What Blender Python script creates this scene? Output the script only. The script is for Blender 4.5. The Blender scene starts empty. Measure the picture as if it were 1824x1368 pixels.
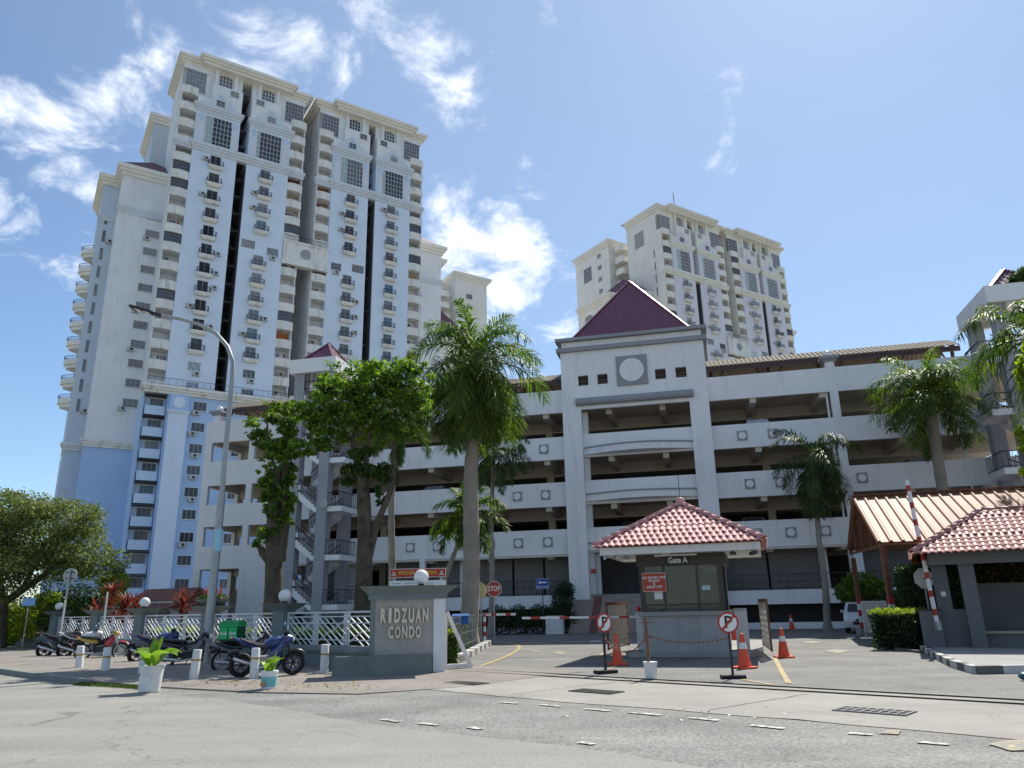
import bpy, math, random
import numpy as np
from math import sin, cos, radians, pi, atan2, sqrt
from mathutils import Matrix, Vector
S = bpy.context.scene
C = S.collection
random.seed(7)

# ------------------------------------------------------------------ camera
FPX, TH, ROLL, EYE = 1333.0, radians(16.6), radians(1.2), 1.6
_R = Vector((1, 0, 0)); _F = Vector((0, cos(TH), sin(TH))); _U = Vector((0, -sin(TH), cos(TH)))
_R2 = cos(ROLL) * _R - sin(ROLL) * _U
_U2 = sin(ROLL) * _R + cos(ROLL) * _U
cam = bpy.data.objects.new('camera', bpy.data.cameras.new('camera'))
C.objects.link(cam)
M = Matrix.Identity(4)
for i in range(3):
    M[i][0] = _R2[i]; M[i][1] = _U2[i]; M[i][2] = -_F[i]
M[2][3] = EYE
cam.matrix_world = M
cam.data.sensor_width = 36
cam.data.lens = 36 * FPX / 1824
cam.data.clip_start = 0.1
cam.data.clip_end = 4000
S.camera = cam

# ------------------------------------------------------------------ light and sky
SUN_EL, SUN_AZ = radians(50), radians(30)
SKY_STR, SUN_STR, EXPOSURE = 0.06, 2.6, 1.38
sun = bpy.data.objects.new('sun', bpy.data.lights.new('sun', 'SUN'))
C.objects.link(sun)
sun.data.energy = SUN_STR
sun.data.angle = radians(0.5)
sun.data.color = (1.0, 0.95, 0.86)
sd = Vector((sin(SUN_AZ) * cos(SUN_EL), cos(SUN_AZ) * cos(SUN_EL), sin(SUN_EL)))
sun.rotation_euler = sd.to_track_quat('Z', 'Y').to_euler()
S.view_settings.view_transform = 'Standard'
S.view_settings.look = 'None'
S.view_settings.gamma = 1
S.view_settings.use_curve_mapping = False
S.view_settings.exposure = EXPOSURE

def ray(x, y):
    return _R2 * ((x - 912) / FPX) + _U2 * ((684 - y) / FPX) + _F
def G(x, y, z=0.0):
    d = ray(x, y); t = (z - EYE) / d.z
    return Vector((0, 0, EYE)) + d * t
def A(x, y, Y):
    d = ray(x, y)
    return Vector((0, 0, EYE)) + d * (Y / d.y)

world = bpy.data.worlds.new('World'); S.world = world; world.use_nodes = True
def build_world():
    nt = world.node_tree; nt.nodes.clear(); N = nt.nodes.new; L = nt.links.new
    out = N('ShaderNodeOutputWorld'); bg = N('ShaderNodeBackground'); L(bg.outputs[0], out.inputs[0])
    sky = N('ShaderNodeTexSky'); sky.sky_type = 'NISHITA'; sky.sun_disc = False
    sky.sun_elevation = SUN_EL; sky.sun_rotation = SUN_AZ
    sky.air_density = 1.0; sky.dust_density = 0.25; sky.ozone_density = 2.5
    bg.inputs['Strength'].default_value = SKY_STR
    tc = N('ShaderNodeTexCoord')
    sep = N('ShaderNodeSeparateXYZ'); L(tc.outputs['Generated'], sep.inputs[0])
    def math_(op, a, b=None, c=None):
        n = N('ShaderNodeMath'); n.operation = op
        for i, v in enumerate((a, b, c)):
            if v is None: continue
            if isinstance(v, (int, float)): n.inputs[i].default_value = v
            else: L(v, n.inputs[i])
        return n.outputs[0]
    zz = math_('ADD', math_('MAXIMUM', sep.outputs[2], 0.0), 0.25)
    cx = math_('DIVIDE', sep.outputs[0], zz); cy = math_('DIVIDE', sep.outputs[1], zz)
    comb = N('ShaderNodeCombineXYZ'); L(cx, comb.inputs[0]); L(cy, comb.inputs[1])
    n1 = N('ShaderNodeTexNoise'); n1.inputs['Scale'].default_value = 7.5; n1.inputs['Detail'].default_value = 9
    n1.inputs['Roughness'].default_value = 0.62; n1.inputs['Distortion'].default_value = 0.35
    L(comb.outputs[0], n1.inputs['Vector'])
    # cloud banks in view; negative entries clear patches in the raised cover
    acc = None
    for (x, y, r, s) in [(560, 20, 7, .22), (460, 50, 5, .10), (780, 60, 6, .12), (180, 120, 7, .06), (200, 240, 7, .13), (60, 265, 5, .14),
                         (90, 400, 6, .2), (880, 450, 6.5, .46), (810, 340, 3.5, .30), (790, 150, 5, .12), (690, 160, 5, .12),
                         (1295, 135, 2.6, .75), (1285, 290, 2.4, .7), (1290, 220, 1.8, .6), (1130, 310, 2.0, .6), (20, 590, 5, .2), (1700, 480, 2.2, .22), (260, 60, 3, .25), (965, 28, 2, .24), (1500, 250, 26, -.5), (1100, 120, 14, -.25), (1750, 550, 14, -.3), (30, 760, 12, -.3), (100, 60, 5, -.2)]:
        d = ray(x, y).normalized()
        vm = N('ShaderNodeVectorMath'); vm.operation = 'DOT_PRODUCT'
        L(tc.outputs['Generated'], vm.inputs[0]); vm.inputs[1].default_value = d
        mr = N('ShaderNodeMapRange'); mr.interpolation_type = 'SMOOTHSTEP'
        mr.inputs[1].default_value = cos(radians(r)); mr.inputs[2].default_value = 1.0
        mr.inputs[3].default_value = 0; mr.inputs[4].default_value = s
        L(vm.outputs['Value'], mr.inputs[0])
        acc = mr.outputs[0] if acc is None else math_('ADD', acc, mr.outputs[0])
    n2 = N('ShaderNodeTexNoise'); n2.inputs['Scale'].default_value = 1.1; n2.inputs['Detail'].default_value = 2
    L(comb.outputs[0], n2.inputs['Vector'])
    tot = math_('ADD', math_('MULTIPLY_ADD', n1.outputs[0], 2.1, -1.08), math_('MULTIPLY_ADD', n2.outputs[0], 1.1, -0.43))  # cloud cover biased up over the unseen sky too, to lift ambient light
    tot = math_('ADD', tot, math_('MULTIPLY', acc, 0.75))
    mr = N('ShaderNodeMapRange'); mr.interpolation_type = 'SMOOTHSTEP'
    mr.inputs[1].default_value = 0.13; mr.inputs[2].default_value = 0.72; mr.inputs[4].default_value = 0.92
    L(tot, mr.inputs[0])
    hz = N('ShaderNodeMix'); hz.data_type = 'RGBA'
    hz.inputs[0].default_value = 0.04; tint = N('ShaderNodeVectorMath'); tint.operation = 'MULTIPLY'; L(sky.outputs[0], tint.inputs[0]); tint.inputs[1].default_value = (0.84, 0.92, 0.97); L(tint.outputs[0], hz.inputs[6]); hz.inputs[7].default_value = (5.2, 5.9, 6.8, 1)
    # thin veil around the sun's side of the sky
    vm = N('ShaderNodeVectorMath'); vm.operation = 'DOT_PRODUCT'
    L(tc.outputs['Generated'], vm.inputs[0]); vm.inputs[1].default_value = sd
    glow = N('ShaderNodeMapRange'); glow.interpolation_type = 'SMOOTHSTEP'
    glow.inputs[1].default_value = 0.45; glow.inputs[2].default_value = 1.0; glow.inputs[4].default_value = 0.45
    L(vm.outputs['Value'], glow.inputs[0])
    v = N('ShaderNodeMix'); v.data_type = 'RGBA'; L(glow.outputs[0], v.inputs[0]); L(hz.outputs[2], v.inputs[6]); v.inputs[7].default_value = (3.0, 3.9, 5.3, 1)
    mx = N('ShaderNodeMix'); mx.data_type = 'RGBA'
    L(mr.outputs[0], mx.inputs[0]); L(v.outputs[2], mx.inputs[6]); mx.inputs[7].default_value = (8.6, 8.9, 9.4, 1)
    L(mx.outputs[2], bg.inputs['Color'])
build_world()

# ------------------------------------------------------------------ materials
MATS = {}
def mat(name, col, rough=0.75, var=0.10, scale=1.2, bump=0.0, bscale=40, streak=0.0, dirt=(0.10, 0.09, 0.075), metal=0.0, spec=0.3, fine=0.0, clear=0.0):
    if name in MATS: return MATS[name]
    m = bpy.data.materials.new(name); m.use_nodes = True; MATS[name] = m
    nt = m.node_tree; N = nt.nodes.new; L = nt.links.new; b = nt.nodes['Principled BSDF']
    b.inputs['Roughness'].default_value = rough; b.inputs['Metallic'].default_value = metal
    b.inputs['Specular IOR Level'].default_value = spec
    b.inputs['Coat Weight'].default_value = clear
    g = N('ShaderNodeNewGeometry')
    n = N('ShaderNodeTexNoise'); n.inputs['Scale'].default_value = scale; n.inputs['Detail'].default_value = 6
    n.inputs['Roughness'].default_value = 0.65
    L(g.outputs['Position'], n.inputs['Vector'])
    mr = N('ShaderNodeMapRange'); mr.inputs[1].default_value = 0.3; mr.inputs[2].default_value = 0.7
    mr.inputs[3].default_value = 1 - var; mr.inputs[4].default_value = 1 + var
    L(n.outputs[0], mr.inputs[0])
    mul = N('ShaderNodeVectorMath'); mul.operation = 'SCALE'; mul.inputs[0].default_value = col[:3]
    L(mr.outputs[0], mul.inputs['Scale'])
    cur = mul.outputs[0]
    if fine:
        n2 = N('ShaderNodeTexNoise'); n2.inputs['Scale'].default_value = 55; n2.inputs['Detail'].default_value = 3
        L(g.outputs['Position'], n2.inputs['Vector'])
        r2 = N('ShaderNodeMapRange'); r2.inputs[1].default_value = 0.3; r2.inputs[2].default_value = 0.7
        r2.inputs[3].default_value = 1 - fine; r2.inputs[4].default_value = 1 + fine
        L(n2.outputs[0], r2.inputs[0])
        m2 = N('ShaderNodeVectorMath'); m2.operation = 'SCALE'; L(cur, m2.inputs[0]); L(r2.outputs[0], m2.inputs['Scale']); cur = m2.outputs[0]
    if streak:
        mp = N('ShaderNodeMapping'); mp.inputs['Scale'].default_value = (1.6, 1.6, 0.22)
        L(g.outputs['Position'], mp.inputs[0])
        ns = N('ShaderNodeTexNoise'); ns.inputs['Scale'].default_value = 1.0; ns.inputs['Detail'].default_value = 8; ns.inputs['Roughness'].default_value = 0.7
        L(mp.outputs[0], ns.inputs['Vector'])
        rs = N('ShaderNodeMapRange'); rs.inputs[1].default_value = 0.52; rs.inputs[2].default_value = 0.78; rs.inputs[4].default_value = streak
        L(ns.outputs[0], rs.inputs[0])
        mx = N('ShaderNodeMix'); mx.data_type = 'RGBA'; L(rs.outputs[0], mx.inputs[0]); L(cur, mx.inputs[6]); mx.inputs[7].default_value = (*dirt, 1)
        cur = mx.outputs[2]
    L(cur, b.inputs['Base Color'])
    if bump:
        nb = N('ShaderNodeTexNoise'); nb.inputs['Scale'].default_value = bscale; nb.inputs['Detail'].default_value = 4
        L(g.outputs['Position'], nb.inputs['Vector'])
        bp = N('ShaderNodeBump'); bp.inputs['Strength'].default_value = bump; bp.inputs['Distance'].default_value = 0.02
        L(nb.outputs[0], bp.inputs['Height']); L(bp.outputs[0], b.inputs['Normal'])
    return m

def leafmat(name, c1, c2, trans=0.35, rough=0.55, scale=1.3):
    if name in MATS: return MATS[name]
    m = bpy.data.materials.new(name); m.use_nodes = True; MATS[name] = m
    nt = m.node_tree; N = nt.nodes.new; L = nt.links.new; b = nt.nodes['Principled BSDF']; out = nt.nodes['Material Output']
    b.inputs['Roughness'].default_value = rough; b.inputs['Specular IOR Level'].default_value = 0.22
    g = N('ShaderNodeNewGeometry')
    n = N('ShaderNodeTexNoise'); n.inputs['Scale'].default_value = scale; n.inputs['Detail'].default_value = 5
    L(g.outputs['Position'], n.inputs['Vector'])
    add = N('ShaderNodeMath'); add.operation = 'ADD'
    rn = N('ShaderNodeMath'); rn.operation = 'MULTIPLY_ADD'; L(g.outputs['Random Per Island'], rn.inputs[0]); rn.inputs[1].default_value = 0.5; rn.inputs[2].default_value = -0.25
    L(n.outputs[0], add.inputs[0]); L(rn.outputs[0], add.inputs[1])
    mr = N('ShaderNodeMapRange'); mr.inputs[1].default_value = 0.25; mr.inputs[2].default_value = 0.75; L(add.outputs[0], mr.inputs[0])
    mx = N('ShaderNodeMix'); mx.data_type = 'RGBA'; L(mr.outputs[0], mx.inputs[0]); mx.inputs[6].default_value = (*c1, 1); mx.inputs[7].default_value = (*c2, 1)
    L(mx.outputs[2], b.inputs['Base Color'])
    t = N('ShaderNodeBsdfTranslucent')
    br = N('ShaderNodeVectorMath'); br.operation = 'MULTIPLY'; L(mx.outputs[2], br.inputs[0]); br.inputs[1].default_value = (1.7, 1.9, 0.7)
    L(br.outputs[0], t.inputs[0])
    ms = N('ShaderNodeMixShader'); ms.inputs[0].default_value = trans; L(b.outputs[0], ms.inputs[1]); L(t.outputs[0], ms.inputs[2]); L(ms.outputs[0], out.inputs[0])
    return m

def asphalt(name, col, patch=0.25, speck=0.3, tint=(0.30, 0.28, 0.24)):
    m = bpy.data.materials.new(name); m.use_nodes = True; MATS[name] = m
    nt = m.node_tree; N = nt.nodes.new; L = nt.links.new; b = nt.nodes['Principled BSDF']
    b.inputs['Roughness'].default_value = 0.85; b.inputs['Specular IOR Level'].default_value = 0.25
    g = N('ShaderNodeNewGeometry')
    def noise(sc, det, ro=0.6, stretch=None):
        n = N('ShaderNodeTexNoise'); n.inputs['Scale'].default_value = sc; n.inputs['Detail'].default_value = det; n.inputs['Roughness'].default_value = ro
        if stretch:
            mp = N('ShaderNodeMapping'); mp.inputs['Rotation'].default_value = (0, 0, radians(42.7)); mp.inputs['Scale'].default_value = stretch
            L(g.outputs['Position'], mp.inputs[0]); L(mp.outputs[0], n.inputs['Vector'])
        else: L(g.outputs['Position'], n.inputs['Vector'])
        return n.outputs[0]
    def rng(x, a, b_, c, d):
        r = N('ShaderNodeMapRange'); r.inputs[1].default_value = a; r.inputs[2].default_value = b_; r.inputs[3].default_value = c; r.inputs[4].default_value = d
        L(x, r.inputs[0]); return r.outputs[0]
    f1 = rng(noise(0.55, 8, 0.65), 0.3, 0.7, 1 - patch, 1 + patch)
    f2 = rng(noise(24, 4, 0.75), 0.3, 0.7, 1 - speck, 1 + speck)
    f3 = rng(noise(0.8, 6, 0.7, (0.12, 1.2, 1)), 0.35, 0.65, 0.9, 1.1)
    k = N('ShaderNodeMath'); k.operation = 'MULTIPLY'; L(f1, k.inputs[0]); L(f2, k.inputs[1])
    k2 = N('ShaderNodeMath'); k2.operation = 'MULTIPLY'; L(k.outputs[0], k2.inputs[0]); L(f3, k2.inputs[1])
    s = N('ShaderNodeVectorMath'); s.operation = 'SCALE'; s.inputs[0].default_value = col; L(k2.outputs[0], s.inputs['Scale'])
    mx = N('ShaderNodeMix'); mx.data_type = 'RGBA'; L(rng(noise(0.35, 7, 0.7), 0.52, 0.72, 0, 0.6), mx.inputs[0]); L(s.outputs[0], mx.inputs[6]); mx.inputs[7].default_value = (*tint, 1)
    # hairline cracks
    v = N('ShaderNodeTexVoronoi'); v.feature = 'DISTANCE_TO_EDGE'; v.inputs['Scale'].default_value = 0.45
    wn = N('ShaderNodeTexNoise'); wn.inputs['Scale'].default_value = 1.5; wn.inputs['Detail'].default_value = 5; L(g.outputs['Position'], wn.inputs['Vector'])
    wa = N('ShaderNodeVectorMath'); wa.operation = 'MULTIPLY_ADD'; L(wn.outputs['Color'], wa.inputs[0]); wa.inputs[1].default_value = (1.6, 1.6, 0); L(g.outputs['Position'], wa.inputs[2])
    L(wa.outputs[0], v.inputs['Vector'])
    cr = rng(v.outputs['Distance'], 0.0, 0.012, 0.55, 1.0)
    mk = N('ShaderNodeMix'); mk.data_type = 'FLOAT'; L(rng(noise(0.25, 3), 0.5, 0.6, 0, 1), mk.inputs[0]); mk.inputs[2].default_value = 1.0; L(cr, mk.inputs[3])
    fin = N('ShaderNodeVectorMath'); fin.operation = 'SCALE'; L(mx.outputs[2], fin.inputs[0]); L(mk.outputs[0], fin.inputs['Scale'])
    L(fin.outputs[0], b.inputs['Base Color'])
    bp = N('ShaderNodeBump'); bp.inputs['Strength'].default_value = 0.35; bp.inputs['Distance'].default_value = 0.012
    L(noise(45, 4), bp.inputs['Height']); L(bp.outputs[0], b.inputs['Normal'])
    return m

def paintmat(name, col, under, wear=0.5):
    """worn road paint: the paint breaks up and the asphalt shows"""
    m = mat(name, col, 0.7, 0.08, 4)
    nt = m.node_tree; N = nt.nodes.new; L = nt.links.new; b = nt.nodes['Principled BSDF']
    src = b.inputs['Base Color'].links[0].from_socket
    g = N('ShaderNodeNewGeometry'); n = N('ShaderNodeTexNoise'); n.inputs['Scale'].default_value = 9; n.inputs['Detail'].default_value = 8; n.inputs['Roughness'].default_value = 0.75
    L(g.outputs['Position'], n.inputs['Vector'])
    r = N('ShaderNodeMapRange'); r.inputs[1].default_value = wear - 0.06; r.inputs[2].default_value = wear + 0.06; L(n.outputs[0], r.inputs[0])
    mx = N('ShaderNodeMix'); mx.data_type = 'RGBA'; L(r.outputs[0], mx.inputs[0]); L(src, mx.inputs[6]); mx.inputs[7].default_value = (*under, 1)
    L(mx.outputs[2], b.inputs['Base Color'])
    return m

def glassmat(name, col, rough=0.08):
    return mat(name, col, rough, 0.25, 0.8, spec=0.6)

W_BLUE = mat('pale_blue_paint', (0.66, 0.755, 0.885), 0.85, 0.05, 0.25, streak=0.14, dirt=(0.36, 0.37, 0.38))
W_DEEP = mat('sky_blue_paint', (0.41, 0.56, 0.80), 0.85, 0.05, 0.3, streak=0.12, dirt=(0.22, 0.28, 0.36))
W_LILAC = mat('lilac_white_paint', (0.72, 0.70, 0.76), 0.85, 0.05, 0.25, streak=0.2, dirt=(0.36, 0.35, 0.35))
W_WHITE = mat('weathered_white_paint', (0.76, 0.77, 0.79), 0.85, 0.06, 0.3, streak=0.28, dirt=(0.30, 0.29, 0.28))
W_CREAM = mat('cream_paint', (0.80, 0.775, 0.71), 0.85, 0.06, 0.3, streak=0.3, dirt=(0.30, 0.27, 0.22))
W_STAIN = mat('rain_stained_white_paint', (0.76, 0.75, 0.72), 0.88, 0.1, 0.8, streak=0.7, dirt=(0.16, 0.14, 0.12))
W_GREYBLUE = mat('grey_blue_paint', (0.55, 0.62, 0.71), 0.85, 0.05, 0.3, streak=0.15, dirt=(0.25, 0.26, 0.28))
W_TRIM = mat('pale_grey_trim_paint', (0.64, 0.68, 0.74), 0.85, 0.06, 0.4, streak=0.3, dirt=(0.28, 0.27, 0.26))
CIRC = mat('disc_blue_paint', (0.52, 0.62, 0.76), 0.85)
SLOT = mat('slot_shade_grey', (0.11, 0.11, 0.12), 0.95, 0.2, 0.6)  # grey darkened to stand for the shade inside the tower slots
ROOFP = mat('purple_tile_roof', (0.13, 0.055, 0.085), 0.6, 0.12, 1.5)
ROOFT = mat('brown_rose_tile_roof', (0.30, 0.20, 0.19), 0.7, 0.15, 1.5)
GL = [glassmat('dark_window_glass', (0.045, 0.053, 0.065)), glassmat('curtained_window_glass', (0.22, 0.24, 0.27), 0.2), glassmat('teal_window_glass', (0.05, 0.14, 0.19), 0.1), glassmat('grey_window_glass', (0.13, 0.14, 0.165), 0.1), glassmat('brown_curtain_glass', (0.10, 0.055, 0.06), 0.2)]
GBLOCK = mat('glass_block', (0.36, 0.43, 0.44), 0.25, 0.15, 2, spec=0.5)
WFRAME = mat('white_window_frame', (0.7, 0.7, 0.7), 0.5)
DMETAL = mat('dark_metal', (0.035, 0.035, 0.04), 0.5, 0.2, 3)
RUSTRAIL = mat('rusty_brown_railing', (0.07, 0.05, 0.05), 0.6, 0.3, 3)
ACW = mat('air_conditioner_casing', (0.48, 0.48, 0.46), 0.5, 0.15, 2)
GW = mat('garage_wall_paint', (0.80, 0.785, 0.79), 0.85, 0.05, 0.4, streak=0.5, dirt=(0.46, 0.45, 0.43), bump=0.06, bscale=25)
GWW = mat('garage_beige_wall_paint', (0.72, 0.705, 0.70), 0.85, 0.045, 0.4, streak=0.25, dirt=(0.42, 0.40, 0.37), bump=0.06, bscale=25)
GGREY = mat('garage_grey_paint', (0.33, 0.335, 0.36), 0.85, 0.05, 0.6, streak=0.1, dirt=(0.15, 0.15, 0.15))
GTRIM = mat('garage_trim_grey_paint', (0.30, 0.30, 0.325), 0.8, 0.08, 0.6)
SOFFIT = mat('bare_concrete_soffit', (0.6, 0.53, 0.46), 0.95, 0.12, 0.5)
DARKIN = mat('interior_shade_concrete', (0.05, 0.045, 0.045), 0.95, 0.2, 0.5)  # near-black colour stands for the shade deep inside the garage
SHUT = mat('grey_roller_shutter_paint', (0.19, 0.18, 0.17), 0.6, 0.1, 1)
METALROOF = mat('maroon_metal_roofing', (0.17, 0.055, 0.09), 0.45, 0.06, 0.5, spec=0.4)
BEIGEROOF = mat('beige_metal_roofing', (0.22, 0.19, 0.155), 0.85, 0.15, 0.8, streak=0.2, spec=0.05)
BROWNST = mat('brown_painted_steel', (0.075, 0.045, 0.04), 0.55, 0.15, 2)
RUST = mat('rusty_steel', (0.16, 0.075, 0.045), 0.8, 0.35, 4)
WHITE = mat('white_paint', (0.72, 0.72, 0.71), 0.5, 0.06, 3)
WHITED = mat('chipped_white_paint', (0.68, 0.67, 0.65), 0.7, 0.1, 3, streak=0.35, dirt=(0.2, 0.2, 0.19), bump=0.2)
RED = mat('red_paint', (0.38, 0.045, 0.04), 0.45, 0.1, 3)
BLACK = mat('black_rubber', (0.014, 0.014, 0.015), 0.6, 0.2, 5)
BLKP = mat('black_plastic', (0.02, 0.02, 0.022), 0.35, 0.2, 5)
CHROME = mat('bare_metal', (0.55, 0.55, 0.56), 0.25, 0.1, 5, metal=0.9)
GALV = mat('galvanised_steel', (0.32, 0.33, 0.34), 0.45, 0.1, 3, metal=0.5)
YEL = mat('yellow_paint', (0.62, 0.42, 0.05), 0.6, 0.12, 3)
CONC = mat('grey_concrete', (0.30, 0.29, 0.27), 0.9, 0.12, 1.2, fine=0.12, bump=0.15)
CONCD = mat('mossy_dark_concrete', (0.18, 0.20, 0.19), 0.9, 0.18, 1.5, fine=0.1, streak=0.4, dirt=(0.06, 0.065, 0.06), bump=0.2)
FENCEG = mat('grey_green_wall_paint', (0.17, 0.205, 0.205), 0.85, 0.12, 1, fine=0.06, streak=0.3, dirt=(0.05, 0.055, 0.05))
FENCEW = mat('white_fence_paint', (0.58, 0.60, 0.61), 0.5, 0.08, 3)
STUCCO = mat('rough_grey_render', (0.39, 0.365, 0.33), 0.95, 0.12, 2.5, fine=0.3, bump=0.7, bscale=45, streak=0.3, dirt=(0.14, 0.13, 0.12))
LETTER = mat('tan_letter_metal', (0.66, 0.58, 0.46), 0.5, 0.12, 4)
GLOBE = mat('white_lamp_globe', (0.78, 0.76, 0.74), 0.3, 0.03, 2)
TILE = mat('rose_roof_tile', (0.56, 0.27, 0.245), 0.62, 0.2, 3, fine=0.1, spec=0.22)
TILED = mat('dull_red_roof_tile', (0.42, 0.19, 0.165), 0.55, 0.3, 2.5, fine=0.1, spec=0.4)
BARK = mat('brown_bark', (0.085, 0.07, 0.05), 0.95, 0.5, 3, bump=1.0, bscale=12, fine=0.35, streak=0.6, dirt=(0.03, 0.04, 0.018))
PBARK = mat('grey_palm_bark', (0.27, 0.24, 0.20), 0.9, 0.2, 1.5, bump=0.4, bscale=10, fine=0.12, streak=0.5, dirt=(0.10, 0.09, 0.07))
GSHAFT = mat('green_palm_shaft', (0.13, 0.19, 0.05), 0.5, 0.2, 2)
SOIL = mat('soil', (0.09, 0.065, 0.045), 0.95, 0.3, 3, bump=0.5)
ORANGE = mat('orange_cone_plastic', (0.66, 0.085, 0.035), 0.55, 0.2, 4, streak=0.35, dirt=(.28, .07, .04))
LF_TREE = leafmat('tree_leaves', (0.03, 0.065, 0.014), (0.17, 0.26, 0.04), 0.5)
LF_BIG = leafmat('rain_tree_leaves', (0.06, 0.085, 0.028), (0.17, 0.20, 0.07), 0.36)
LF_DARK = leafmat('dark_shrub_leaves', (0.015, 0.035, 0.014), (0.04, 0.075, 0.025), 0.2)
LF_HEDGE = leafmat('hedge_leaves', (0.035, 0.065, 0.018), (0.09, 0.14, 0.03), 0.3)
LF_YEL = leafmat('yellow_green_leaves', (0.13, 0.19, 0.02), (0.25, 0.30, 0.04), 0.45)
LF_RED = leafmat('red_cordyline_leaves', (0.05, 0.03, 0.018), (0.24, 0.035, 0.05), 0.3, 0.45, 2.5)
LF_ORG = leafmat('orange_new_leaves', (0.16, 0.17, 0.03), (0.5, 0.22, 0.04), 0.6, 0.45, 3)
LF_PALM = leafmat('palm_leaflets', (0.035, 0.07, 0.018), (0.13, 0.19, 0.04), 0.42, 0.55, 0.9)
LF_PALMD = leafmat('dark_palm_leaflets', (0.03, 0.055, 0.02), (0.09, 0.13, 0.04), 0.36, 0.55, 0.9)
LF_BROWN = leafmat('dry_leaves', (0.14, 0.10, 0.04), (0.26, 0.19, 0.07), 0.35)
LF_BIGLEAF = leafmat('broad_green_leaves', (0.09, 0.17, 0.02), (0.19, 0.30, 0.05), 0.4, 0.35, 4)

# ------------------------------------------------------------------ mesh helpers
class MB:
    def __init__(s): s.v = []; s.f = []; s.m = []
    def add(s, vs, fs, mi=0):
        o = len(s.v); s.v += [tuple(p) for p in vs]
        for f in fs: s.f.append(tuple(i + o for i in f)); s.m.append(mi)
        return s
    def box(s, x0, x1, y0, y1, z0, z1, mi=0):
        return s.add([(x0, y0, z0), (x1, y0, z0), (x1, y1, z0), (x0, y1, z0), (x0, y0, z1), (x1, y0, z1), (x1, y1, z1), (x0, y1, z1)],
                     [(0, 3, 2, 1), (4, 5, 6, 7), (0, 1, 5, 4), (1, 2, 6, 5), (2, 3, 7, 6), (3, 0, 4, 7)], mi)
    def prism(s, poly, a, b, axis='z', mi=0):
        n = len(poly)
        P = {'z': lambda p, h: (p[0], p[1], h), 'y': lambda p, h: (p[0], h, p[1]), 'x': lambda p, h: (h, p[0], p[1])}[axis]
        vs = [P(p, a) for p in poly] + [P(p, b) for p in poly]
        fs = [tuple(range(n)), tuple(range(2 * n - 1, n - 1, -1))] + [(i, (i + 1) % n, n + (i + 1) % n, n + i) for i in range(n)]
        return s.add(vs, fs, mi)
    def bar(s, p, q, w, h=None, mi=0, up=(0, 0, 1)):
        h = h or w; p = Vector(p); q = Vector(q); d = (q - p).normalized(); u = Vector(up)
        if abs(d.dot(u)) > 0.98: u = Vector((0, 1, 0))
        sx = d.cross(u).normalized() * w / 2; sz = sx.cross(d).normalized() * h / 2
        vs = [p - sx - sz, p + sx - sz, p + sx + sz, p - sx + sz, q - sx - sz, q + sx - sz, q + sx + sz, q - sx + sz]
        return s.add(vs, [(0, 1, 2, 3), (7, 6, 5, 4), (0, 4, 5, 1), (1, 5, 6, 2), (2, 6, 7, 3), (3, 7, 4, 0)], mi)
    def tube(s, pts, rs, n=8, mi=0, cap=True):
        pts = [Vector(p) for p in pts]
        if not isinstance(rs, (list, tuple)): rs = [rs] * len(pts)
        vs = []; u0 = None
        for i, p in enumerate(pts):
            d = (pts[min(i + 1, len(pts) - 1)] - pts[max(i - 1, 0)]).normalized()
            if u0 is None:
                u0 = d.orthogonal().normalized()
            u0 = (u0 - d * u0.dot(d)).normalized(); w = d.cross(u0)
            for k in range(n):
                a = 2 * pi * k / n; vs.append(p + (u0 * cos(a) + w * sin(a)) * rs[i])
        fs = [(i * n + k, i * n + (k + 1) % n, (i + 1) * n + (k + 1) % n, (i + 1) * n + k) for i in range(len(pts) - 1) for k in range(n)]
        if cap: fs += [tuple(range(n - 1, -1, -1)), tuple(range((len(pts) - 1) * n, len(pts) * n))]
        return s.add(vs, fs, mi)
    def lathe(s, prof, n=16, c=(0, 0, 0), mi=0, axis='z'):
        vs = []
        for (r, h) in prof:
            for k in range(n):
                a = 2 * pi * k / n; x, y = r * cos(a), r * sin(a)
                v = (x, y, h) if axis == 'z' else ((x, h, y) if axis == 'y' else (h, x, y))
                vs.append((v[0] + c[0], v[1] + c[1], v[2] + c[2]))
        fs = [(i * n + k, i * n + (k + 1) % n, (i + 1) * n + (k + 1) % n, (i + 1) * n + k) for i in range(len(prof) - 1) for k in range(n)]
        fs += [tuple(range(n - 1, -1, -1)), tuple(range((len(prof) - 1) * n, len(prof) * n))]
        return s.add(vs, fs, mi)
    def sphere(s, c, r, n=16, m=10, mi=0, sc=(1, 1, 1)):
        prof = [(r * sin(pi * i / m) + 1e-4, -r * cos(pi * i / m)) for i in range(m + 1)]
        o = len(s.v); s.lathe(prof, n, (0, 0, 0), mi)
        for i in range(o, len(s.v)):
            v = s.v[i]; s.v[i] = (c[0] + v[0] * sc[0], c[1] + v[1] * sc[1], c[2] + v[2] * sc[2])
        return s
    def torus(s, c, R, r, n=22, m=8, axis='y', mi=0):
        vs = []
        for i in range(n):
            a = 2 * pi * i / n
            for k in range(m):
                b = 2 * pi * k / m; rr = R + r * cos(b); h = r * sin(b)
                v = (rr * cos(a), h, rr * sin(a)) if axis == 'y' else (rr * cos(a), rr * sin(a), h)
                vs.append((v[0] + c[0], v[1] + c[1], v[2] + c[2]))
        fs = [(i * m + k, i * m + (k + 1) % m, ((i + 1) % n) * m + (k + 1) % m, ((i + 1) % n) * m + k) for i in range(n) for k in range(m)]
        return s.add(vs, fs, mi)
    def mesh(s, name, mats):
        me = bpy.data.meshes.new(name); me.from_pydata(s.v, [], s.f)
        for m in (mats if isinstance(mats, (list, tuple)) else [mats]): me.materials.append(m)
        me.polygons.foreach_set('material_index', s.m)
        me.update(); return me
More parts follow.
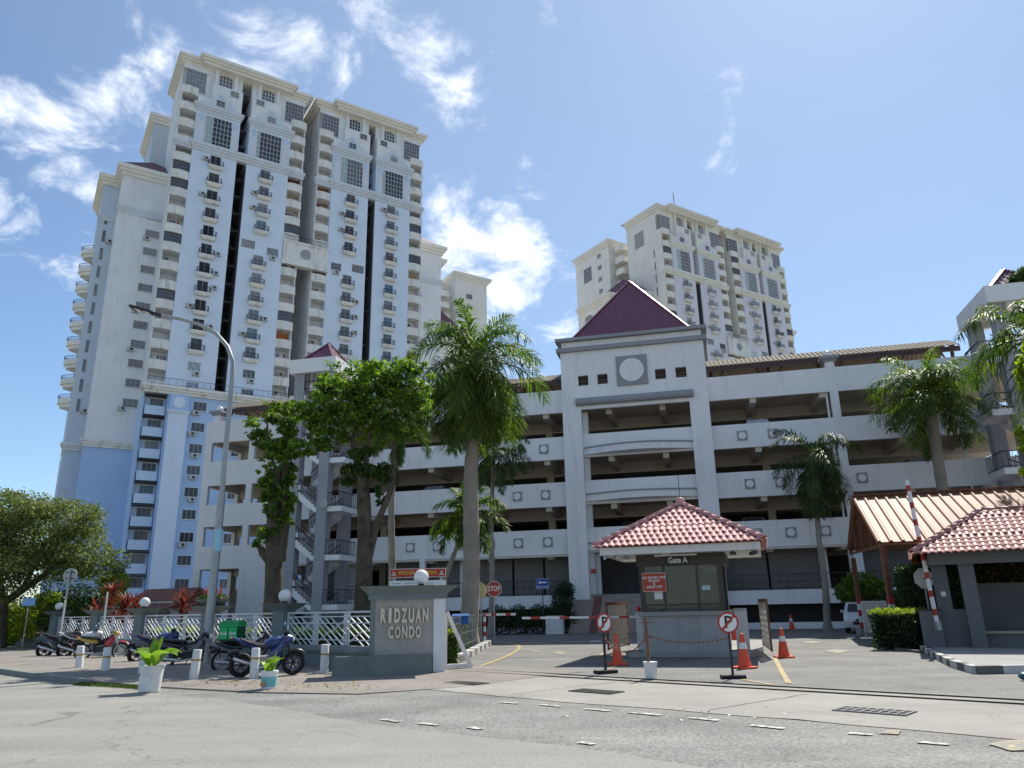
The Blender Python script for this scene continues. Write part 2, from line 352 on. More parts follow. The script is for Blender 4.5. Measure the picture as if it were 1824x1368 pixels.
    def build(s, name, mats, parent=None, loc=(0, 0, 0), rz=0, smooth=False, fix=True):
        me = s.mesh(name, mats)
        if fix: fixn(me)
        if smooth: smooth_by_angle(me)
        return link(name, me, parent, loc, rz)
import bmesh
def fixn(me):
    bm = bmesh.new(); bm.from_mesh(me); bmesh.ops.recalc_face_normals(bm, faces=bm.faces); bm.to_mesh(me); bm.free()
def smooth_by_angle(me, ang=radians(40)):
    bm = bmesh.new(); bm.from_mesh(me)
    for f in bm.faces: f.smooth = True
    for e in bm.edges:
        if len(e.link_faces) == 2 and e.calc_face_angle(0) > ang: e.smooth = False
    bm.to_mesh(me); bm.free()
def link(name, me, parent=None, loc=(0, 0, 0), rz=0, scale=None):
    o = bpy.data.objects.new(name, me); C.objects.link(o); o.parent = parent
    o.location = loc; o.rotation_euler = (0, 0, rz) if not isinstance(rz, tuple) else rz
    if scale: o.scale = scale
    return o
def tag(o, label=None, cat=None, group=None, kind=None):
    if label: o['label'] = label
    if cat: o['category'] = cat
    if group: o['group'] = group
    if kind: o['kind'] = kind
    return o
def thing(name, label, cat, loc=(0, 0, 0), rz=0, group=None):
    o = bpy.data.objects.new(name, None); C.objects.link(o); o.empty_display_size = 0.2
    o.location = loc; o.rotation_euler = (0, 0, rz)
    return tag(o, label, cat, group)
def copy_tree(o, parent=None, loc=None, rz=None):
    c = o.copy(); C.objects.link(c); c.parent = parent
    for ch in list(o.children): copy_tree(ch, c)
    if loc is not None: c.location = loc
    if rz is not None: c.rotation_euler = (0, 0, rz)
    return c
def npmesh(name, V, F, mats, mi=None):
    me = bpy.data.meshes.new(name); V = np.asarray(V, np.float32); F = np.asarray(F, np.int32); k = F.shape[1]
    me.vertices.add(len(V)); me.vertices.foreach_set('co', V.ravel())
    me.loops.add(F.size); me.loops.foreach_set('vertex_index', F.ravel())
    me.polygons.add(len(F)); me.polygons.foreach_set('loop_start', np.arange(0, F.size, k, dtype=np.int32))
    for m in (mats if isinstance(mats, (list, tuple)) else [mats]): me.materials.append(m)
    if mi is not None: me.polygons.foreach_set('material_index', np.asarray(mi, np.int32))
    me.update(calc_edges=True); me.validate(); return me
TXT = {}
def textmesh(s, size, ext, m, bold=0.022):
    k = (s, size, ext, m.name)
    if k in TXT: return TXT[k]
    cu = bpy.data.curves.new('text', 'FONT'); cu.body = s; cu.size = size; cu.extrude = ext; cu.align_x = 'CENTER'; cu.align_y = 'CENTER'; cu.resolution_u = 3; cu.offset = size * bold
    ob = bpy.data.objects.new('text', cu); C.objects.link(ob); dg = bpy.context.evaluated_depsgraph_get()
    me = bpy.data.meshes.new_from_object(ob.evaluated_get(dg)); bpy.data.objects.remove(ob)
    me.materials.clear(); me.materials.append(m); TXT[k] = me; return me
def text(s, size, parent, loc, m, ext=0.003, name='lettering', rz=0, sx=1.0, bold=0):
    o = link(name, textmesh(s, size, ext, m), parent, loc, (pi / 2, 0, rz)); o.scale = (sx, 1, 1); return o

# street frame: along the kerb (s) and towards the camera (q)
SA = atan2(-0.678, 0.735)
SO = Vector((-9.8, 18.6, 0)); SV = Vector((0.735, -0.678, 0)); QV = Vector((-0.678, -0.735, 0))
def ST(s, q, z=0.0): return SO + SV * s + QV * q + Vector((0, 0, z))
def toST(p): d = Vector((p[0], p[1], 0)) - SO; return d.dot(SV), d.dot(QV)
def sheet(name, poly, z, m, kind='structure', label=None):
    o = MB().add([(p[0], p[1], z) for p in poly], [tuple(range(len(poly)))]).build(name, m)
    if o.data.polygons[0].normal.z < 0: o.data.flip_normals()
    return tag(o, kind=kind, label=label)
#@@GROUND
# ------------------------------------------------------------------ ground
ASPH_N = asphalt('road_asphalt', (0.24, 0.235, 0.212), 0.09, 0.24, (0.245, 0.235, 0.215))
ASPH_O = asphalt('old_asphalt', (0.195, 0.19, 0.178), 0.25, 0.65, (0.25, 0.235, 0.20))
ASPH_F = asphalt('forecourt_asphalt', (0.17, 0.165, 0.153), 0.24, 0.55, (0.20, 0.19, 0.165))
APRON = asphalt('apron_concrete', (0.28, 0.265, 0.235), 0.14, 0.16, (0.22, 0.205, 0.18))
PAVE = asphalt('pavement_concrete', (0.22, 0.20, 0.175), 0.18, 0.25, (0.16, 0.14, 0.12))
PALE_GROUND = mat('pale_bounce_ground', (0.20, 0.19, 0.15), 0.95, 0.35, 0.8, fine=0.3)  # paler than grass so the ground bounces light onto the shaded walls
sheet('ground', [(-1500, -300), (1500, -300), (1500, 2500), (-1500, 2500)], -0.02, PALE_GROUND)
sheet('forecourt', [tuple(ST(3.5, -7.2)[:2]), tuple(ST(45, -7.2)[:2]), (60, 30), (60, 60), (-6, 60), (-6, 50), (-2.2, 34), (-2.3, 24)], -0.008, ASPH_F)
sheet('old_road', [ST(-6, -4.1), ST(60, -4.1), ST(60, 1), ST(-6, 1)], -0.012, ASPH_O)
# new asphalt surface whose edge wanders a little
pts = [ST(-60, 0.02), ST(-1.5, 0.02)]
rr = random.Random(3)
for i in range(0, 46): pts.append(ST(i * 0.9, -0.45 + 0.12 * sin(i * 0.7) + rr.uniform(-0.07, 0.07)))
pts += [ST(60, -0.5), ST(60, 30), ST(-60, 30)]
sheet('road', pts, -0.008, ASPH_N)
pts = [ST(2.2, -7.25)]
for i in range(0, 60): pts.append(ST(-0.5 + i * 0.7, -4.0 + 0.1 * sin(i * 0.5) + rr.uniform(-0.06, 0.06)))
pts += [ST(45, -7.25)]
sheet('apron', pts, -0.004, APRON)
# pavement with kerb where the motorcycles stand
m_ = MB()
kp = [(-40, 0.0), (-2.5, 0.0), (-1.2, -0.15), (-0.2, -0.5), (1.4, -0.9), (4.5, -1.6), (6.6, -2.6), (7.3, -4.6)]
top = [0.13, 0.13, 0.12, 0.06, 0.02, 0.015, 0.01, 0.0]
fr = [ST(a, b, t) for (a, b), t in zip(kp, top)]; frb = [ST(a, b, -0.015) for (a, b) in kp]; bk = [ST(a, -9.0, t) for (a, b), t in zip(kp, top)]
m_.add(fr + bk + frb, [(i, i + 1, len(kp) + i + 1, len(kp) + i) for i in range(len(kp) - 1)] + [(i, 2 * len(kp) + i, 2 * len(kp) + i + 1, i + 1) for i in range(len(kp) - 1)])
tag(m_.build('pavement', PAVE, fix=False), kind='structure')
k_ = MB()
for i in range(2):
    a = kp[i]; b = kp[i + 1]
    n = 30 if i == 0 else 2
    for j in range(n):
        t0, t1 = j / n, (j + 1) / n - (0.012 / 37 if i == 0 else 0)
        p0 = (a[0] + (b[0] - a[0]) * t0, a[1] + (b[1] - a[1]) * t0); p1 = (a[0] + (b[0] - a[0]) * t1, a[1] + (b[1] - a[1]) * t1)
        h0 = top[i] + (top[i + 1] - top[i]) * t0 + 0.004; h1 = top[i] + (top[i + 1] - top[i]) * t1 + 0.004
        vs = [ST(p0[0], p0[1] + .02, -.02), ST(p1[0], p1[1] + .02, -.02), ST(p1[0], p1[1] - .15, -.02), ST(p0[0], p0[1] - .15, -.02), ST(p0[0], p0[1], h0), ST(p1[0], p1[1], h1), ST(p1[0], p1[1] - .15, h1), ST(p0[0], p0[1] - .15, h0)]
        k_.add(vs, [(0, 3, 2, 1), (4, 5, 6, 7), (0, 1, 5, 4), (1, 2, 6, 5), (2, 3, 7, 6), (3, 0, 4, 7)])
tag(k_.build('kerb', CONCD), kind='structure')
#@@BUILD
# ------------------------------------------------------------------ windows, balconies and other repeated pieces (shared meshes)
def win_mesh(w, h, nx, ny, g, frame=WFRAME, fw=0.06, sill=True, blocks=0):
    m = MB(); m.box(-w / 2, w / 2, 0.0, 0.03, 0, h, 1)
    if blocks:
        cw = w / nx
        m.box(-w / 2, -w / 2 + cw * blocks, -0.012, 0.0, 0, h, 2)
    m.box(-w / 2 - fw, w / 2 + fw, -0.05, 0.03, h, h + fw); m.box(-w / 2 - fw, w / 2 + fw, -0.05, 0.03, -fw, 0)
    for i in range(nx + 1):
        x = -w / 2 + w * i / nx; t = fw / 2 if 0 < i < nx else fw
        m.box(x - t / 2, x + t / 2, -0.045, 0.02, 0, h)
    for j in range(1, ny):
        z = h * j / ny; m.box(-w / 2, w / 2, -0.042, 0.02, z - fw / 4, z + fw / 4)
    if sill: m.box(-w / 2 - .12, w / 2 + .12, -0.14, 0.02, -fw - .07, -fw)
    me = m.mesh('window', [frame, g, GBLOCK]); fixn(me); return me
def arch_mesh(w, h, g):
    m = MB(); n = 10; pts = [(-w / 2, 0), (w / 2, 0)] + [(w / 2 * cos(pi * i / n), h - w / 2 * .35 + w / 2 * .35 * sin(pi * i / n)) for i in range(n + 1)]
    m.prism(pts, 0, 0.04, 'y', 1)
    for i in range(5): x = -w / 2 + w * i / 4; m.box(x - .04, x + .04, -.04, .02, 0, h - .12)
    for z in (0, h * .33, h * .66): m.box(-w / 2, w / 2, -.038, .02, z - .03, z + .03)
    m.box(-w / 2 - .1, w / 2 + .1, -.2, .02, -.2, -.03)
    me = m.mesh('window', [WFRAME, g]); fixn(me); return me
WV = {}
def winv(kind, r):
    if kind not in WV:
        sp = {'slide': (1.9, 1.15, 3, 1), 'flat': (1.7, 1.2, 3, 1), 'door': (1.5, 1.9, 2, 1), 'back': (1.7, 1.3, 3, 1), 'small': (1.3, 1.0, 2, 2), 'slot': (0.5, 1.9, 1, 1), 'top': (3.0, 3.7, 6, 5), 'louvre': (2.0, 1.3, 5, 4)}[kind]
        WV[kind] = [win_mesh(*sp, g, sill=(kind in ('slide', 'flat', 'small')), fw=0.05 if kind != 'top' else .06) for g in GL]
    return WV[kind][r.choices((0, 1, 2, 3, 4), (30, 16, 8, 38, 8))[0]]
def balcony_mesh(mt, w=2.5, d=2.0, h=1.3, bul=0.28, t=0.14):
    m = MB(); n = 6
    outer = [(-w / 2 + w * i / n, -bul * sin(pi * i / n)) for i in range(n + 1)]
    inner = [(x * (1 - 2 * t / w), y + t) for x, y in outer]
    m.prism(outer + [(w / 2, d), (-w / 2, d)], 0, .16, 'z')
    poly = outer + [(w / 2, d), (w / 2 - t, d)] + inner[::-1] + [(-w / 2 + t, d), (-w / 2, d)]
    # parapet as quads
    for i in range(n):
        a, b, c, e = outer[i], outer[i + 1], inner[i + 1], inner[i]
        m.prism([a, b, c, e], .16, h, 'z')
    m.box(-w / 2, -w / 2 + t, t, d, .16, h); m.box(w / 2 - t, w / 2, t, d, .16, h)
    cap = [(x * 1.02, y - .03) for x, y in outer]
    for i in range(n): m.prism([cap[i], cap[i + 1], inner[i + 1], inner[i]], h, h + .05, 'z')
    me = m.mesh('balcony', [mt]); fixn(me); return me
BAL_W = balcony_mesh(W_STAIN); BAL_C = balcony_mesh(W_CREAM); W_MID = mat('mid_blue_paint', (0.54, 0.67, 0.86), 0.85, 0.05, 0.3, streak=0.2, dirt=(0.3, 0.34, 0.4)); BAL_B = balcony_mesh(W_MID, h=1.2, bul=0.05)
def rail(m, p, q, h, n, mi=0, r=.03, low=.12):
    p = Vector(p); q = Vector(q); up = Vector((0, 0, h))
    m.bar(p + up, q + up, .06, .05, mi); m.bar(p + Vector((0, 0, low)), q + Vector((0, 0, low)), .035, .035, mi)
    for i in range(n + 1): a = p.lerp(q, i / n); m.bar(a, a + up, r, r, mi)
def balconette_mesh(mt, rl):
    m = MB(); m.box(-1.05, 1.05, -.75, 0, 0, .16); m.box(-.95, .95, -.65, 0, -.18, 0); m.box(-1.1, 1.1, -.8, 0, .16, .34)
    b = MB(); rail(m, (-1.03, -.72, .34), (1.03, -.72, .34), .85, 9, 1); rail(m, (-1.03, -.72, .34), (-1.03, 0, .34), .85, 3, 1); rail(m, (1.03, -.72, .34), (1.03, 0, .34), .85, 3, 1)
    me = m.mesh('balconette', [mt, rl]); fixn(me); return me
BLT = [balconette_mesh(W_STAIN, DMETAL), balconette_mesh(W_CREAM, RUSTRAIL)]
def ac_mesh():
    m = MB(); m.box(-.42, .42, -.42, -.08, 0, .58); m.lathe([(.2, -.435), (.2, -.42)], 10, (.08, 0, .29), 1, 'y'); m.box(-.4, -.36, -.4, 0, -.06, 0, 1); m.box(.36, .4, -.4, 0, -.06, 0, 1)
    me = m.mesh('air_conditioner', [ACW, DMETAL]); fixn(me); return me
AC = ac_mesh()
GRID = [win_mesh(3.9, 5.0, 7, 6, g, fw=.09, blocks=2) for g in (GL[3], GL[0], GL[3], GL[2])]
GRIDM = [win_mesh(3.9, 5.0, 7, 6, g, fw=.09, blocks=1) for g in (GL[0], GL[3])]
ARCH = [arch_mesh(2.0, 2.1, g) for g in (GL[0], GL[3])]

def cornice(root, u0, u1, v0, v1, z, h, mt, out=.45, name='cornice'):
    m = MB(); st = [(0, .34, .35), (.34, .62, .7), (.62, 1.0, 1.0)]
    for a, b, k in st: m.box(u0 - out * k, u1 + out * k, v0 - out * k, v1, z + h * a, z + h * b)
    return m.build(name, mt, root)
def disc(root, u, v, z, r, mt, name='round_panel', t=.06):
    return MB().lathe([(r, v - t), (r, v)], 20, (u, 0, z), 0, 'y').build(name, mt, root)
def hip(root, u0, u1, v0, v1, z, h, mt, name='roof', inset=None):
    i = inset if inset is not None else min(u1 - u0, v1 - v0) / 2
    vs = [(u0, v0, z), (u1, v0, z), (u1, v1, z), (u0, v1, z), (u0 + i, (v0 + v1) / 2, z + h), (u1 - i, (v0 + v1) / 2, z + h)]
    return MB().add(vs, [(0, 1, 5, 4), (1, 2, 5), (2, 3, 4, 5), (3, 0, 4), (0, 3, 2, 1)]).build(name, mt, root)

FL = 2.97
GRL_ = win_mesh(2.25, 1.6, 7, 3, GL[3], frame=DMETAL, fw=.05, sill=False)
PWALL = []
for nm_, c_ in (('orange_wall_paint', (.55, .20, .07)), ('red_wall_paint', (.40, .07, .05)), ('yellow_wall_paint', (.55, .46, .20)), ('green_wall_paint', (.25, .40, .30))):
    b_ = MB().box(-1.15, 1.15, -.02, .0, 0, 2.75); PWALL.append(b_.mesh('painted_wall', [mat(nm_, c_, .85)])); fixn(PWALL[-1])
LAUN = []
for k_ in range(4):
    b_ = MB(); r_ = random.Random(k_); x_ = -.7
    while x_ < .6: w_ = r_.uniform(.18, .42); b_.box(x_, x_ + w_, -.02, .02, r_.uniform(.05, .35), .95, r_.randrange(4)); x_ += w_ + r_.uniform(.04, .2)
    b_.box(-.8, .8, -.01, .01, .95, .97, 3)
    LAUN.append(b_.mesh('laundry', [mat('cloth_white', (.6, .6, .6), .9), mat('cloth_red', (.35, .06, .07), .9), mat('cloth_blue', (.08, .12, .3), .9), mat('cloth_grey', (.15, .15, .17), .9)])); fixn(LAUN[-1])
def make_tower(label, p0, seed, wallm, zmin, podium, deep=True):
    r = random.Random(seed)
    T = thing('apartment_tower', label, 'apartment tower', (p0[0], p0[1], 0), radians(33), 'twin high-rise apartment towers')
    def W(mt, *b): return MB().box(*b).build('wall', mt, T)
    zlo = 30.3 if podium else 0
    def wn(kind, u, v, z, face=0): return link('window', winv(kind, r), T, (u, v, z), face)
    def ac(u, v, z, face=0): return link('air_conditioner', AC, T, (u, v, z), face)
    BALM = BAL_W if podium else BAL_C
    lev = [66.5 - FL * k for k in range(-4, 13)]
    for bi, (u0, sg) in enumerate([(2.8, -1), (4.3, 1), (24.5, -1), (25.8, 1)]):
        U = lambda x: u0 + sg * x
        def span(a, b): return (min(U(a), U(b)), max(U(a), U(b)))
        W(wallm, *span(0, 6.5), 0, 11.3, zlo, 76.0)
        W(W_CREAM, *span(0, 8.9), 1.8, 11.3, zlo + .01 if not podium else zlo, 84.4) if False else None
        # mass behind the balcony stack and the attic storeys
        W(W_WHITE if podium else W_CREAM, *span(6.5, 8.85), 1.8, 11.3, zlo, 84.4)
        W(W_WHITE if podium else W_CREAM, *span(0, 6.5), 0.9, 11.3, 76.0, 84.4)
        a, b = span(1.0 if False else 0, 4.6); W(W_WHITE if podium else W_CREAM, a, b, 0, .9, 76.0, 81.5)
        a, b = span(4.6, 6.5); W(W_WHITE if podium else W_CREAM, a, b, 0, .9, 76.0, 78.6)
        # side fin of the balcony stack
        a, b = span(8.75, 8.9); W(W_WHITE if podium else W_CREAM, a, b, 0.25, 1.8, zlo, 79.0)
        # cornices
        a, b = span(0.1, 6.5); cornice(T, a, b, -.02, .5, 75.9, 1.25, W_CREAM if not podium else W_TRIM, .5)
        # gable
        g = MB(); gx = [U(.1), U(3.2), U(6.3)]
        g.prism([(gx[0], 77.2), (gx[1], 80.1), (gx[2], 77.2)], -.14, 0, 'y'); g.build('gable', W_TRIM if podium else W_LILAC, T)
        disc(T, gx[1], -.15, 79.1, .38, CIRC if podium else W_LILAC)
        # big gridded window and its side discs
        link('window', (GRID if sg < 0 else GRIDM)[r.randrange(2)], T, (U(3.1), -.03, 70.4))
        for x in (.75, 5.75): disc(T, U(x), 0, 75.0, .58, CIRC if podium else W_LILAC); 
        a, b = span(.25, 1.2); W(W_TRIM if podium else W_LILAC, a, b, -.12, 0, 70.3, 74.3)
        a, b = span(5.3, 6.25); W(W_TRIM if podium else W_LILAC, a, b, -.12, 0, 70.3, 74.3)
        # attic windows
        wn('small', U(1.25), 0, 80.2); wn('small', U(3.2), -.15, 77.6)
        link('window', ARCH[r.randrange(2)], T, (U(2.6), .88, 82.0)); 
        a, b = span(.9, 1.35); W(W_WHITE if podium else W_CREAM, a, b, .35, .9, 81.5, 84.4)
        a, b = span(3.85, 4.3); W(W_WHITE if podium else W_CREAM, a, b, .35, .9, 81.5, 84.4)
        link('window', winv('top', r), T, (U(6.9), 1.2 if False else .86, 79.6), 0) if False else None
        W(W_WHITE if podium else W_CREAM, *span(5.1, 8.85), .8, 1.85, 83.4, 84.4)
        link('window', WV['top'][r.choice((0, 3, 3))] if 'top' in WV else winv('top', r), T, (U(7.0), .86 if False else .84, 79.6))
        link('balcony', BALM, T, (U(7.75), 0.1, 78.35))
        # balconettes, doors, air conditioners
        for k, z in enumerate(lev):
            if z < zmin - 3: continue
            if k >= 4:
                kk = k - 4
                bridge = bi in (1, 2) and kk == 4
                low = podium and z < 35.5
                if not bridge and not low:
                    link('balconette', BLT[0 if r.random() < .7 else 1], T, (U(3.0), 0, z))
                    wn('door', U(3.0) - .05, 0, z + .36)
                    if r.random() < .45: ac(U(3.0) + r.choice((-1.5, 1.5)), 0, z + r.uniform(.4, 1.2))
                elif bridge:
                    wn('louvre', U(1.3), 0, z + .2); wn('flat', U(5.0), 0, z - .2); ac(U(5.0), 0, z - 1.0)
                else:
                    wn('flat', U(3.0), 0, z + .5); ac(U(3.0) + .3, 0, z - .3)
            # balcony stack
            if not (bi in (1, 2) and k == 8) and k > 0:
                link('balcony', BALM, T, (U(7.7), .1, z))
                wn('back', U(7.7), 1.8, z + .3)
                if r.random() < .5: ac(U(7.7) + r.uniform(-.7, .7), 1.8, z + 1.9)
                q = r.random()
                if q < .12: link('grille', GRL_, T, (U(7.7), .2, z + 1.3))
                elif q < .30: link('painted_wall', PWALL[r.randrange(len(PWALL))], T, (U(7.7), 1.78, z + .16))
                elif q < .5: link('laundry', LAUN[r.randrange(len(LAUN))], T, (U(7.7) + r.uniform(-.4, .4), .6, z + 1.15))
    # storey ledge cornice across each pair
    for a, b in ((-6.05, 13.15), (15.45, 34.6)):
        cornice(T, a, b, .1, .6, 69.0, 1.15, W_CREAM if not podium else W_TRIM, .35)
    for a, b in ((-3.6, 10.8), (18.05, 32.3)):
        cornice(T, a, b, -.02, .4, 69.05, 1.3, W_CREAM if not podium else W_TRIM, .55)
    # dark slots with floor ledges
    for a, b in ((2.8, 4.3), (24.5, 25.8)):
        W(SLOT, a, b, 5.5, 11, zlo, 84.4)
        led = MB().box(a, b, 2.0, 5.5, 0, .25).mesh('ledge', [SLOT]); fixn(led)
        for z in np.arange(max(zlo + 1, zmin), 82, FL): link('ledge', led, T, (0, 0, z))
        m = MB(); m.box(a - .012, a + .02, .25, 5.5, zlo, 68.9); m.box(b - .02, b + .012, .25, 5.5, zlo, 68.9); m.build('slot_shade_lining', SLOT, T)  # thin dark panels over the slot sides, painting in its shade
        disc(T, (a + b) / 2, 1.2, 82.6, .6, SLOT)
    # centre recess
    W(W_CREAM, 13.15, 15.45, 8.5, 11.3, zlo, 84.4)
    for z in np.arange(33, 84, FL):
        if z > zmin: link('window', winv('slot', r), T, (14.3, 8.5, z)); link('window', winv('slot', r), T, (15.6, 5.0, z), -pi / 2)
    m = MB(); m.box(10.85, 17.95, -.35, 1.6, 53.9, 57.3); m.box(10.7, 18.1, -.5, .2, 53.5, 53.9); m.box(10.7, 18.1, -.5, .2, 57.3, 57.6); m.build('bridge_wall', W_STAIN, T)
    disc(T, 14.35, -.36, 55.7, .85, GGREY)
    m = MB(); rail(m, (10.9, -.3, 57.6), (17.9, -.3, 57.6), .9, 24); m.build('railing', RUSTRAIL, T)
    # eaves and roofs
    for a, b, c, d in ((-3.1, 10.2, -1.0, -6.9), (18.6, 32.2, -1.0, -6.9)):
        cornice(T, a, b, -.1, 9, 84.35, 1.35, W_CREAM, 1.0, 'eave')
    for a, b in ((-6.1, 13.2), (15.4, 34.7)):
        cornice(T, a, b, 1.0, 11.3, 84.2, 1.3, W_CREAM, .95, 'eave')
        hip(T, a - .8, b + .8, .1, 12.2, 85.52, 3.6, ROOFT)
    cornice(T, 13.2, 15.4, 8.8, 11.3, 84.21, 1.28, W_CREAM, .3, 'eave')
    # core and rear blocks
    W(W_CREAM, 2, 27, 11.3, 20, 0, 86); cornice(T, 6, 23, 8.9, 20, 86, 1.1, W_CREAM, .8, 'eave'); hip(T, 5.2, 23.8, 8.1, 20.8, 87.1, 3.2, ROOFT)
    for sgn in (-1, 1):
        X = lambda u: u if sgn < 0 else 29.1 - u
        def sp(a, b): return (min(X(a), X(b)), max(X(a), X(b)))
        W(W_GREYBLUE if podium else W_CREAM, *sp(-8.0, 4), 15.6, 28, 0, 81.5)
        a, b = sp(-8.0, 4); cornice(T, a, b, 15.6, 28, 81.5, 1.5, W_CREAM, .9, 'eave'); hip(T, a - .8, b + .8, 14.8, 28.8, 83.0, 3, ROOFT)
        if not podium or sgn > 0:
            f = -pi / 2 if sgn < 0 else pi / 2
            xe = X(-6.05)
            for z in np.arange(zmin, 76, FL):
                wn('slot', xe, 2.9, z, f)
            wn('top', xe, 7.2, 78, f)
            o = disc(T, 0, 0, 0, 1.3, W_CREAM, 'round_panel', .07); o.location = (xe, 6.8, 74); o.rotation_euler = (0, 0, f)
            for z in np.arange(zmin, 80, FL):
                link('balcony', BALM, T, (X(-6.9), 13.4, z), f)
                wn('small', X(-8.0), 19.0, z + .3, f)
            wn('top', X(-8.0), 23.5, 75.5, f)
            o = disc(T, 0, 0, 0, 1.3, W_CREAM, 'round_panel', .07); o.location = (X(-8.0), 22.5, 71.5); o.rotation_euler = (0, 0, f)
        # lower side wing
        wm = W_WHITE if podium else W_CREAM
        zb = 24.3 if (podium and sgn < 0) else 0
        W(wm, *sp(-12.0, -2), 5.0, 16, zb, 64.6)
        W(W_GREYBLUE if podium and sgn < 0 else wm, *sp(-14.1, -12.0), 9.0, 20, zb, 64.6)
        a, b = sp(-12.0, -3); cornice(T, a, b, 5.0, 16, 64.5, 1.6, W_CREAM, .9, 'eave'); hip(T, a - .7, b + .7, 4.3, 19, 66.1, 5.6, ROOFP, inset=5.0)
        a, b = sp(-14.1, -12.0); cornice(T, a, b, 9.0, 20, 64.3, 1.5, W_CREAM, .9, 'eave')
        a, b = sp(-12.0, -6.1); cornice(T, a, b, 4.95, 6, 58.4, 1.1, W_TRIM if podium else W_CREAM, .25)
        a, b = sp(-14.1, -12.0); cornice(T, a, b, 8.95, 10, 58.4, 1.1, W_TRIM if podium else W_CREAM, .25)
        for k in range(17):
            z = 58.3 - 2.9 * k
            if z < max(zmin - 2, 9): break
            if podium:
                wn('slide', X(-7.15), 5.0, z)
                if r.random() < .55: ac(X(-7.15) - .9 + r.uniform(-.2, .2), 5.0, z - .65)
                wn('slot', X(-13.2), 9.0, z - .5)
                if r.random() < .3: ac(X(-12.4), 9.0, z - .6)
        if podium and sgn < 0 or not podium and sgn < 0:
            m_ = MB(); n = 12
            for k in range(15):
                z = 53.6 - 2.9 * k
                if z < max(zmin, 12) - 2: break
                mt = W_CREAM if z > 24 else W_DEEP
                key = 'round' + mt.name
                if key not in WV:
                    b_ = MB(); pr = [(-1.9 + 3.8 * i / n, -1.6 * sin(pi * i / n)) for i in range(n + 1)]
                    pi_ = [(x * .92, y * .9) for x, y in pr]
                    b_.prism(pr, 0, .2, 'z'); b_.prism([(x * .8, y * .8) for x, y in pr], -.5, 0, 'z')
                    for i in range(n): b_.prism([pr[i], pr[i + 1], pi_[i + 1], pi_[i]], .2, .75 if z > 24 else 1.1, 'z')
                    for i in range(n):
                        p = Vector((*pr[i], .75)); q = Vector((*pr[i + 1], .75))
                        if z > 24: rail(b_, p, q, .5, 2, 1)
                    WV[key] = b_.mesh('balcony', [mt, DMETAL]); fixn(WV[key])
                link('balcony', WV[key], T, (X(-14.1), 12.5, z), -pi / 2)
        if podium and sgn < 0:
            W(W_DEEP, *sp(-12.0, -2), 5.0, 16, 0, 23.6); W(W_GREYBLUE, *sp(-14.1, -12.0), 9.0, 20, 0, 23.6)
            a, b = sp(-12.0, -6.2); cornice(T, a, b, 4.95, 6, 23.3, 1.05, W_STAIN, .5)
            a, b = sp(-14.1, -12.0); cornice(T, a, b, 8.95, 10, 23.3, 1.05, W_STAIN, .5)
        if not podium and sgn < 0:
            f = -pi / 2
            link('window', ARCH[1], T, (-14.1, 16.5, 60), f, (1.3, 1, 1.6))
    if podium:
        W(W_DEEP, -3.2, 35, -.6, 12, 0, 30.3); W(W_MID, -6.1, -3.2, 1.0, 12, 0, 30.3)
        a = W(W_BLUE, -2.95, -.5, -1.15, -.6, 0, 28.0); W(W_DEEP, -6.1, -5.95, .2, 1.0, 0, 30.3)
        W(W_DEEP, -2.95, -.5, -1.15, -.6, 28.0, 30.3); cornice(T, -2.95, -.5, -1.15, -.6, 27.6, .5, W_BLUE, .25)
        disc(T, -1.75, -1.16, 29.2, .8, W_BLUE)
        cornice(T, -5.9, 35, -.7, 1, 30.3, 1.1, W_STAIN, .7)
        m = MB(); rail(m, (-6.0, -1.2, 31.4), (35, -1.2, 31.4), 1.0, 46); m.build('railing', DMETAL, T)
        for k in range(10):
            z = 28.3 - FL * k
            if z < 1: break
            link('balcony', BAL_B, T, (-4.55, -.1, z - .9)); wn('back', -4.3, 1.0, z + .25); wn('flat', 1.0, -.6, z + .2)
            m = MB(); m.prism([(-.1, 1.05), (1.0, .85), (1.0, .9), (-.1, 1.1)], -5.9, -3.3, 'x') if False else None
            link('awning', AWN, T, (-4.55, .1, z + 1.75))
            if r.random() < .6: ac(1.0 + r.uniform(-.8, .4), -.6, z - .5)
            wn('flat', 6.5, -.6, z + .2)
    else:
        m = MB(); m.tube([(8, 9, 88), (8, 9, 97)], .12, 6); m.build('antenna', GALV, T)
    return T
m = MB(); m.box(-1.35, 1.35, -.5, .9, 0, .06); AWN = m.mesh('awning', [DMETAL]); fixn(AWN)
make_tower('tall pale blue and white apartment tower with bright blue lower storeys, on the left', (-44.47, 99.97), 11, W_BLUE, 31, True)
make_tower('cream and lilac apartment tower rising behind the garage\'s maroon pyramid roof', (38.2, 148.95), 23, W_LILAC, 44, False)
# a third block seen between the first tower and the big palm
def third():
    p = Vector((-44.47, 99.97, 0)) + Vector((.839, .545, 0)) * 60 + Vector((-.545, .839, 0)) * 40
    T = thing('apartment_block', 'distant cream apartment block behind the crown of the tallest palm', 'apartment block', p, radians(33))
    r = random.Random(5)
    MB().box(3.2, 12, 0, 12, 0, 79).build('wall', W_CREAM, T); MB().box(-4, 3.2, 3, 14, 0, 77).build('wall', W_CREAM, T)
    cornice(T, 3.2, 12, 0, 12, 79, 1.5, W_CREAM, 1.0, 'eave'); hip(T, 2.3, 12.9, -.9, 12.9, 80.5, 4, ROOFT)
    cornice(T, -4, 3.2, 3, 14, 77, 1.4, W_CREAM, .9, 'eave'); hip(T, -8, 1, -8, 0, 62, 6, ROOFP)
    MB().box(-7.5, .5, -7.5, 3, 0, 62).build('wall', W_CREAM, T)
    for k in range(12):
        z = 74 - FL * k
        for u in (-2.3, .8): link('balcony', BAL_C, T, (u, .9, z)); link('window', winv('back', r), T, (u, 3, z + .3))
        link('window', winv('flat', r), T, (7, 0, z + .3)); 
third()
